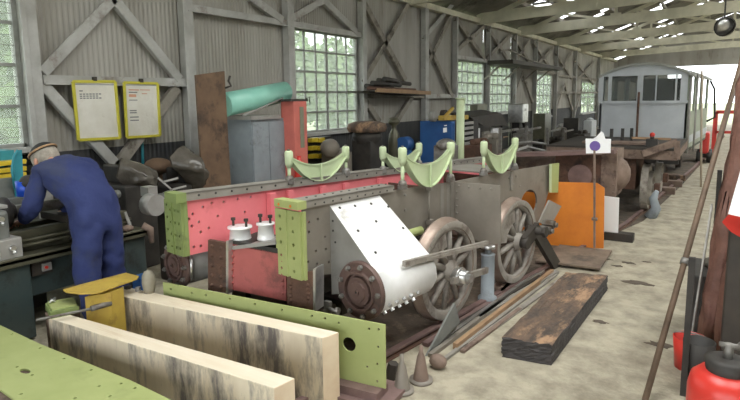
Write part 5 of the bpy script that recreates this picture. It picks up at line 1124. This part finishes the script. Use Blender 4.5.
for px, wd in ((601, .09), (640, .10), (684, .12), (676, .03), (610, .06), (656, .02)):
    q = ony(px, 90, YV); mb.beam((q.x, YV+.0, zs), (q.x, YV+.0, zt_), wd, .07, up=(0, 1, 0))
mb.build('end_window_frame', 'vangrey', cv)
mb = MB(); mb.prism([vp(vx0, YV+.03, zs), vp(vx1, YV+.03, zs), vp(vx1, YV+.03, zt_), vp(vx0, YV+.03, zt_)], V((0, .006, 0))); mb.build('end_window_glass', 'clearglass', cv)
mb = MB(); N_ = 14; ov = .06
arc = [(vx0-ov+(vx1-vx0+2*ov)*i/N_, zed+(zcn-zed)*(1-(2*i/N_-1)**2)) for i in range(N_+1)]
mb.prism([V((x, YV-.06, z)) for x, z in arc]+[V((x, YV-.06, z-.05)) for x, z in arc[::-1]], V((LEN*SK, LEN+.1, 0))); mb.build('roof', 'vanroof', cv)
mb = MB(); mb.prism([V((x, YV+.0, z-.04)) for x, z in arc[1:-1]]+[V((vx1, YV, zt_)), V((vx0, YV, zt_))], V((0, .05, 0))); mb.build('roof_end_board', 'vangrey', cv)
for xx, nm in ((vx1, 'right'), (vx0, 'left')):
    mb = MB(); t = V((-.04 if xx == vx1 else .04, 0, 0))
    y2, y3 = YV+1.3, YV+2.3
    for (ya, yb, za, zb2) in ((YV, YV+LEN, zb_, zs-.2), (YV, YV+LEN, zt_, zed), (YV, YV+.25, zs-.2, zt_), (YV+1.1, YV+1.4, zs-.2, zt_), (YV+2.3, YV+2.7, zs-.2, zt_), (YV+3.7, YV+LEN, zs-.2, zt_)):
        mb.prism([vp(xx, ya, za), vp(xx, yb, za), vp(xx, yb, zb2), vp(xx, ya, zb2)], t)
    mb.build('side_wall', 'vanside' if nm == 'right' else 'vangrey', cv)
mb = MB(); mb.prism([vp(vx0, YV, zb_), vp(vx1, YV, zb_), vp(vx1, YV+LEN, zb_), vp(vx0, YV+LEN, zb_)], V((0, 0, .05))); mb.prism([vp(vx0, YV+LEN, zb_), vp(vx1-.45, YV+LEN, zb_), vp(vx1-.45, YV+LEN, zt_), vp(vx0, YV+LEN, zt_)], V((0, .05, 0))); mb.build('interior', 'vandark', cv)
mb = MB(); mb.box((vx0+.5, YV+.5, zb_+.05), (vx0+1.0, YV+.9, zs+.05)); mb.build('seat', 'vandark', cv)
mb = MB(); q = vp(vx1+.03, YV, 0); mb.tube((q.x, YV-.02, zb_), (q.x, YV-.02, zed-.02), .025, n=8); q2 = vp(vx1+.10, YV+.4, 0); mb.tube((q2.x, q2.y, zb_), (q2.x, q2.y, zt_), .02, n=8); mb.build('grab_rail', 'castgrey', cv)
mb = MB(); mb.path([vp(vx1+.1, YV+3.0, zt_-.1), vp(vx1+.2, YV+3.0, zt_-.3), vp(vx1+.24, YV+3.0, zs-.4), vp(vx1+.08, YV+3.0, zs-.5)], .025, 8); mb.build('mirror_arm', 'dark', cv)
mb = MB(); mb.prism([vp(vx1, YV+.3, zb_+.15), vp(vx1, YV+LEN, zb_+.15), vp(vx1, YV+LEN, zb_+.3), vp(vx1, YV+.3, zb_+.3)], V((.012, 0, 0))); mb.build('waist_stripe', 'vangrey', cv)
mb = MB(); mb.box((vx0+.1, YV-.05, .48), (vx1-.1, YV+.1, zb_)); mb.prism([vp(vx1-.35, YV+.1, .5), vp(vx1-.27, YV+.1, .5), vp(vx1-.27, YV+.1, zb_), vp(vx1-.35, YV+.1, zb_)], V((LEN*SK, LEN, 0))); mb.prism([vp(vx0+.27, YV+.1, .5), vp(vx0+.35, YV+.1, .5), vp(vx0+.35, YV+.1, zb_), vp(vx0+.27, YV+.1, zb_)], V((LEN*SK, LEN, 0))); mb.build('underframe', 'dark', cv)
for yy in (YV+.7, YV+3.2):
    for xx, ax in ((vx1-.42, 1), (vx0+.42, -1)):
        mb = MB(); q = vp(xx, yy, .33); mb.lathe([(0, 0), (.22, -.02), (.28, .0), (.28, -.08), (.31, -.10), (0, -.10)], q, V((ax, 0, 0)), 24); mb.build('carriage_wheel', 'darkbrown', cv)
mb = MB(); q = ony(638.5, 100, YV-.2); q3 = ony(639, 92, YV-.2); mb.tube((q.x, YV-.2, 0), (q.x, YV-.2, q3.z), .022, n=8); 
tag(mb.build('rusty_rod', 'rust'), 'thin rusty rod standing against the middle of the carriage end', 'rod')
q0 = onz(701, 187, 0); mb = MB(); q1 = V((q0.x-.13, q0.y+.25, ony(692, 71, q0.y+.25).z)); mb.tube(q0+ZZ*.0, q1, .02, n=8); tag(mb.build('leaning_pole', 'palepole'), 'pale thin pole leaning on the right corner of the carriage', 'pole')
# far doorway things: red vehicle, gate
rv = thing('red_trolley', 'small bright red machine standing at the carriage side near the far doorway', 'machine', tuple(onz(704, 165, 0)))
q = onz(705, 163, 0); mb = MB(); mb.box((q.x-.15, q.y, .25), (q.x+.06, q.y+.8, .82)); mb.build('machine_body', 'red', rv, bevel=.04)
mb = MB(); 
for yy in (.1, .7): mb.tube((q.x-.22, q.y+yy, .16), (q.x-.10, q.y+yy, .16), .16, n=16); mb.tube((q.x+.02, q.y+yy, .16), (q.x+.14, q.y+yy, .16), .16, n=16)
mb.box((q.x-.2, q.y+.05, .14), (q.x+.1, q.y+.75, .26)); mb.build('wheel', 'dark', rv)
rg = thing('red_gate', 'red tubular frame standing in the bright far doorway', 'gate', tuple(onz(717, 135, 0)))
YG = 20.0; mb = MB(); a, b_ = ony(716, 112, YG), ony(724, 112, YG)
for p in (a, b_+V((1.5, 0, 0))): mb.beam((p.x, YG, 0), (p.x, YG, a.z), .12, .06, up=(0, 1, 0))
mb.beam((a.x, YG, a.z), (b_.x+1.5, YG, a.z), .06, .10); mb.beam((a.x, YG, .7), (b_.x+1.5, YG, .7), .06, .08); mb.build('gate_frame', 'red', rg)
# round lamp hanging near the ties, strip lamps
fl = thing('flood_lamp', 'round dark flood lamp hanging high near the right end of the roof beams', 'lamp', tuple(dep(724, 24, 9)))
q = dep(724, 26, 9); mb = MB(); mb.lathe([(0, .12), (.08, .12), (.15, 0), (.16, -.04), (.14, -.04)], q, (-.3, .8, .3), 20); mb.build('lamp_body', 'dark', fl)
mb = MB(); mb.tube(q+V((0, 0, .1)), V((q.x, q.y, roofz(q.x)-.02)), .012, n=6); mb.build('lamp_wire', 'dark', fl)
mb = MB(); mb.lathe([(0, 0), (.14, 0), (.14, -.01), (0, -.01)], q, (-.3, .8, .3), 20); mb.build('lamp_glass', 'bright', fl)
st = thing('strip_lamp', 'white fluorescent lamp fixed on the first roof beam in view', 'lamp', tuple(onz(541, 4, 4.2)))
em = bpy.data.materials.new('lit_tube'); em.use_nodes = True; em.node_tree.nodes['Principled BSDF'].inputs['Emission Color'].default_value = (1, .98, .9, 1); em.node_tree.nodes['Principled BSDF'].inputs['Emission Strength'].default_value = 2.0
a, b_ = onz(534, 0, 4.35), onz(551, 7, 4.35); d = (b_-a); c = (a+b_)/2
mb = MB(); mb.cbox(c, (.5, .25, .06), Matrix.Rotation(-.2, 3, 'Z')); mb.build('lamp_body', 'castgrey', st)
mb = MB(); mb.cbox(c-ZZ*.04, (.42, .18, .02), Matrix.Rotation(-.2, 3, 'Z')); mb.build('lit_tube', em, st)
mb = MB(); mb.tube(c+ZZ*.03, V((c.x, c.y, roofz(c.x)-.01)), .01, n=6); mb.build('lamp_wire', 'dark', st)
# ================================================================== RIGHT FOREGROUND
def dd(px, py, d): return dep(px, py, d)
a = onz(644, 404, 0.0); top = dd(762, -10, 4.6)
mb = MB(); mb.tube(a, top, .019, .019, n=12); mid = a.lerp(top, .37); tag(mb.build('brown_pole', 'pole'), 'long thin brown pole leaning from the floor, leftmost of the right-hand bundle', 'pole')
dirp = (top-a).normalized(); mid = a+dirp*((dd(686, 265, 3.75)-a).dot(dirp)); mb = MB(); mb.tube(mid-dirp*.02, mid+dirp*.02, .027, n=12); mb.path([mid+dirp*.015+V((.02, -.02, 0)), mid+V((.05, -.03, .02))], .008, 6); tag(mb.build('wire_tie', 'steel'), 'grey wire tie wrapped round the long brown pole', 'tie')
f = onz(704, 345, 0); g = dd(764, 30, 3.9)
mb = MB(); mb.path([V((f.x, f.y, 0)), f.lerp(g, .25)+V((.01, 0, 0)), f.lerp(g, .5)+V((-.01, .01, 0)), f.lerp(g, .75), g], [.055, .075, .07, .085, .08], 16)
bmesh.ops.subdivide_edges(mb.bm, edges=mb.bm.edges[:], cuts=2, use_grid_fill=True, fractal=.35, seed=3)
tag(mb.build('rolled_tarpaulin', 'tarp'), 'tall dusky pink rolled tarpaulin leaning upright at the right edge', 'tarpaulin')
f = onz(722, 352, 0); g = dd(762, 90, 3.6); mb = MB(); mb.path([V((f.x, f.y, 0)), f.lerp(g, .3), f.lerp(g, .6)+V((.02, 0, 0)), g], [.05, .06, .05, .06], 14); bmesh.ops.subdivide_edges(mb.bm, edges=mb.bm.edges[:], cuts=2, use_grid_fill=True, fractal=.3, seed=5); tag(mb.build('rolled_tarpaulin', 'tarp'), 'second shorter dusky pink roll behind the red tank at the right edge', 'tarpaulin')
f = onz(683, 395, 0); g = dd(683, 268, 3.2)
mb = MB(); mb.beam((f.x, f.y, 0), (f.x, f.y, .88), .035, .035, up=(0, 1, 0)); tag(mb.build('black_upright', 'dark'), 'slim black upright bar beside the brown pole', 'bar')
f = onz(707, 345, 0); mb = MB(); mb.beam((f.x, f.y+.1, 0), (f.x-.0, f.y+.1, 1.3), .03, .03, up=(0, 1, 0)); tag(mb.build('black_upright', 'dark'), 'second slim black upright bar next to the pink roll', 'bar')
a, b_ = onz(688, 360, 0.0), dd(712, 205, 4.3); mb = MB(); mb.beam(a, b_, .012, .05); tag(mb.build('flat_strip', 'steel'), 'narrow grey flat strip leaning between the black uprights', 'steel strip')
# red buckets / bin
q = onz(676, 368, 0); bk = thing('red_bucket', 'red bucket on the floor behind the black upright', 'bucket', tuple(q)); q = V((q.x+.07, q.y+.05, 0))
mb = MB(); mb.lathe([(0, 0), (.085, 0), (.105, .22), (.10, .22), (.08, .015), (0, .015)], q, n=24); mb.build('bucket_body', 'red', bk)
mb = MB(); mb.path([q+V((.1*cos(a), .02, .22+.02*sin(a))) for a in [pi*k/8 for k in range(9)]], .006, 6); mb.build('handle', 'steel', bk)
q = dd(717, 372, 2.62); tx, ty = q.x+.04, q.y+.05; zt = dd(717, 352, 2.6).z
rt = thing('red_tank', 'bright red rounded tank with a black collar in the bottom right corner', 'tank', (tx, ty, 0))
zt = .56
mb = MB(); R0 = .16; mb.lathe([(0, 0), (R0*.8, 0), (R0, .04), (R0, zt-.10), (R0*.93, zt-.045), (R0*.7, zt-.01), (R0*.45, zt), (0, zt)], (tx, ty, 0), n=36); mb.build('tank_body', 'red', rt)
mb = MB(); mb.lathe([(R0*.55, zt-.01), (R0*.6, zt+.05), (R0*.42, zt+.06), (0, zt+.06)], (tx, ty, 0), n=24); mb.build('collar', 'dark', rt)
mb = MB(); mb.tube((tx, ty, zt+.05), (tx+.0, ty, zt+.13), .02, n=10); mb.tube((tx-.04, ty, zt+.12), (tx+.05, ty, zt+.12), .014, n=8); mb.path([(tx+.03, ty, zt+.12), (tx+.08, ty+.03, zt+.18), (tx+.10, ty+.05, zt+.06)], .009, 8); mb.build('valve', 'steel', rt)
mb = MB(); pts = [(tx-.10, ty-.125, .12), (tx-.10, ty-.13, .27), (tx+.06, ty-.15, .27), (tx+.06, ty-.15, .12)]; mb.cbox((tx-.04, ty-.15, .26), (.17, .05, .1)); mb.build('label_plate', 'green_dark', rt)
q = onz(694, 392, 0); mb = MB(); mb.lathe([(0, 0), (.075, 0), (.09, .34), (.084, .34), (.07, .015), (0, .015)], (q.x+.01, q.y, 0), n=24); tag(mb.build('black_bin', 'dark'), 'open black bin between the red bucket and the bright red tank', 'bin')
# box and clutter behind the tank
q = onz(705, 330, 0); mb = MB(); mb.box((q.x-.12, q.y-.25, 0), (q.x+.35, q.y+.3, .50)); tag(mb.build('dark_crate', 'dark', bevel=.01), 'dark crate behind the red tank', 'crate')
rnd = random.Random(8)
mb = MB(); mb.ball((q.x+.02, q.y+.05, .535), .055, (1.3, 1, .9), 10); mb.ball((q.x+.14, q.y+.08, .54), .06, (1, 1, 1), 10); tag(mb.build('rag_bundle', 'film'), 'brownish rag bundle lying on the dark crate', 'rag')
q = dd(735, 212, 3.35); mb = MB(); mb.box((q.x-.02, q.y, 0), (q.x+.32, q.y+.34, 1.03)); tag(mb.build('tool_cabinet', 'darkbrown', bevel=.01), 'dark cabinet half out of view at the right edge', 'cabinet')
mb = MB(); mb.prism([dd(728, 214, 3.3), dd(745, 218, 3.3), dd(748, 165, 3.4), dd(741, 168, 3.4)], V((.12, .20, 0))); tag(mb.build('white_carton', 'white'), 'pale carton leaning at the right edge above the red cloth', 'carton')
mb = MB(); mb.prism([dd(722, 222, 3.35), dd(731, 232, 3.35), dd(745, 240, 3.35), dd(745, 216, 3.35), dd(729, 214, 3.35)], V((.12, .18, 0))); tag(mb.build('red_cloth', 'red'), 'red cloth at the right edge below the pale carton', 'cloth')
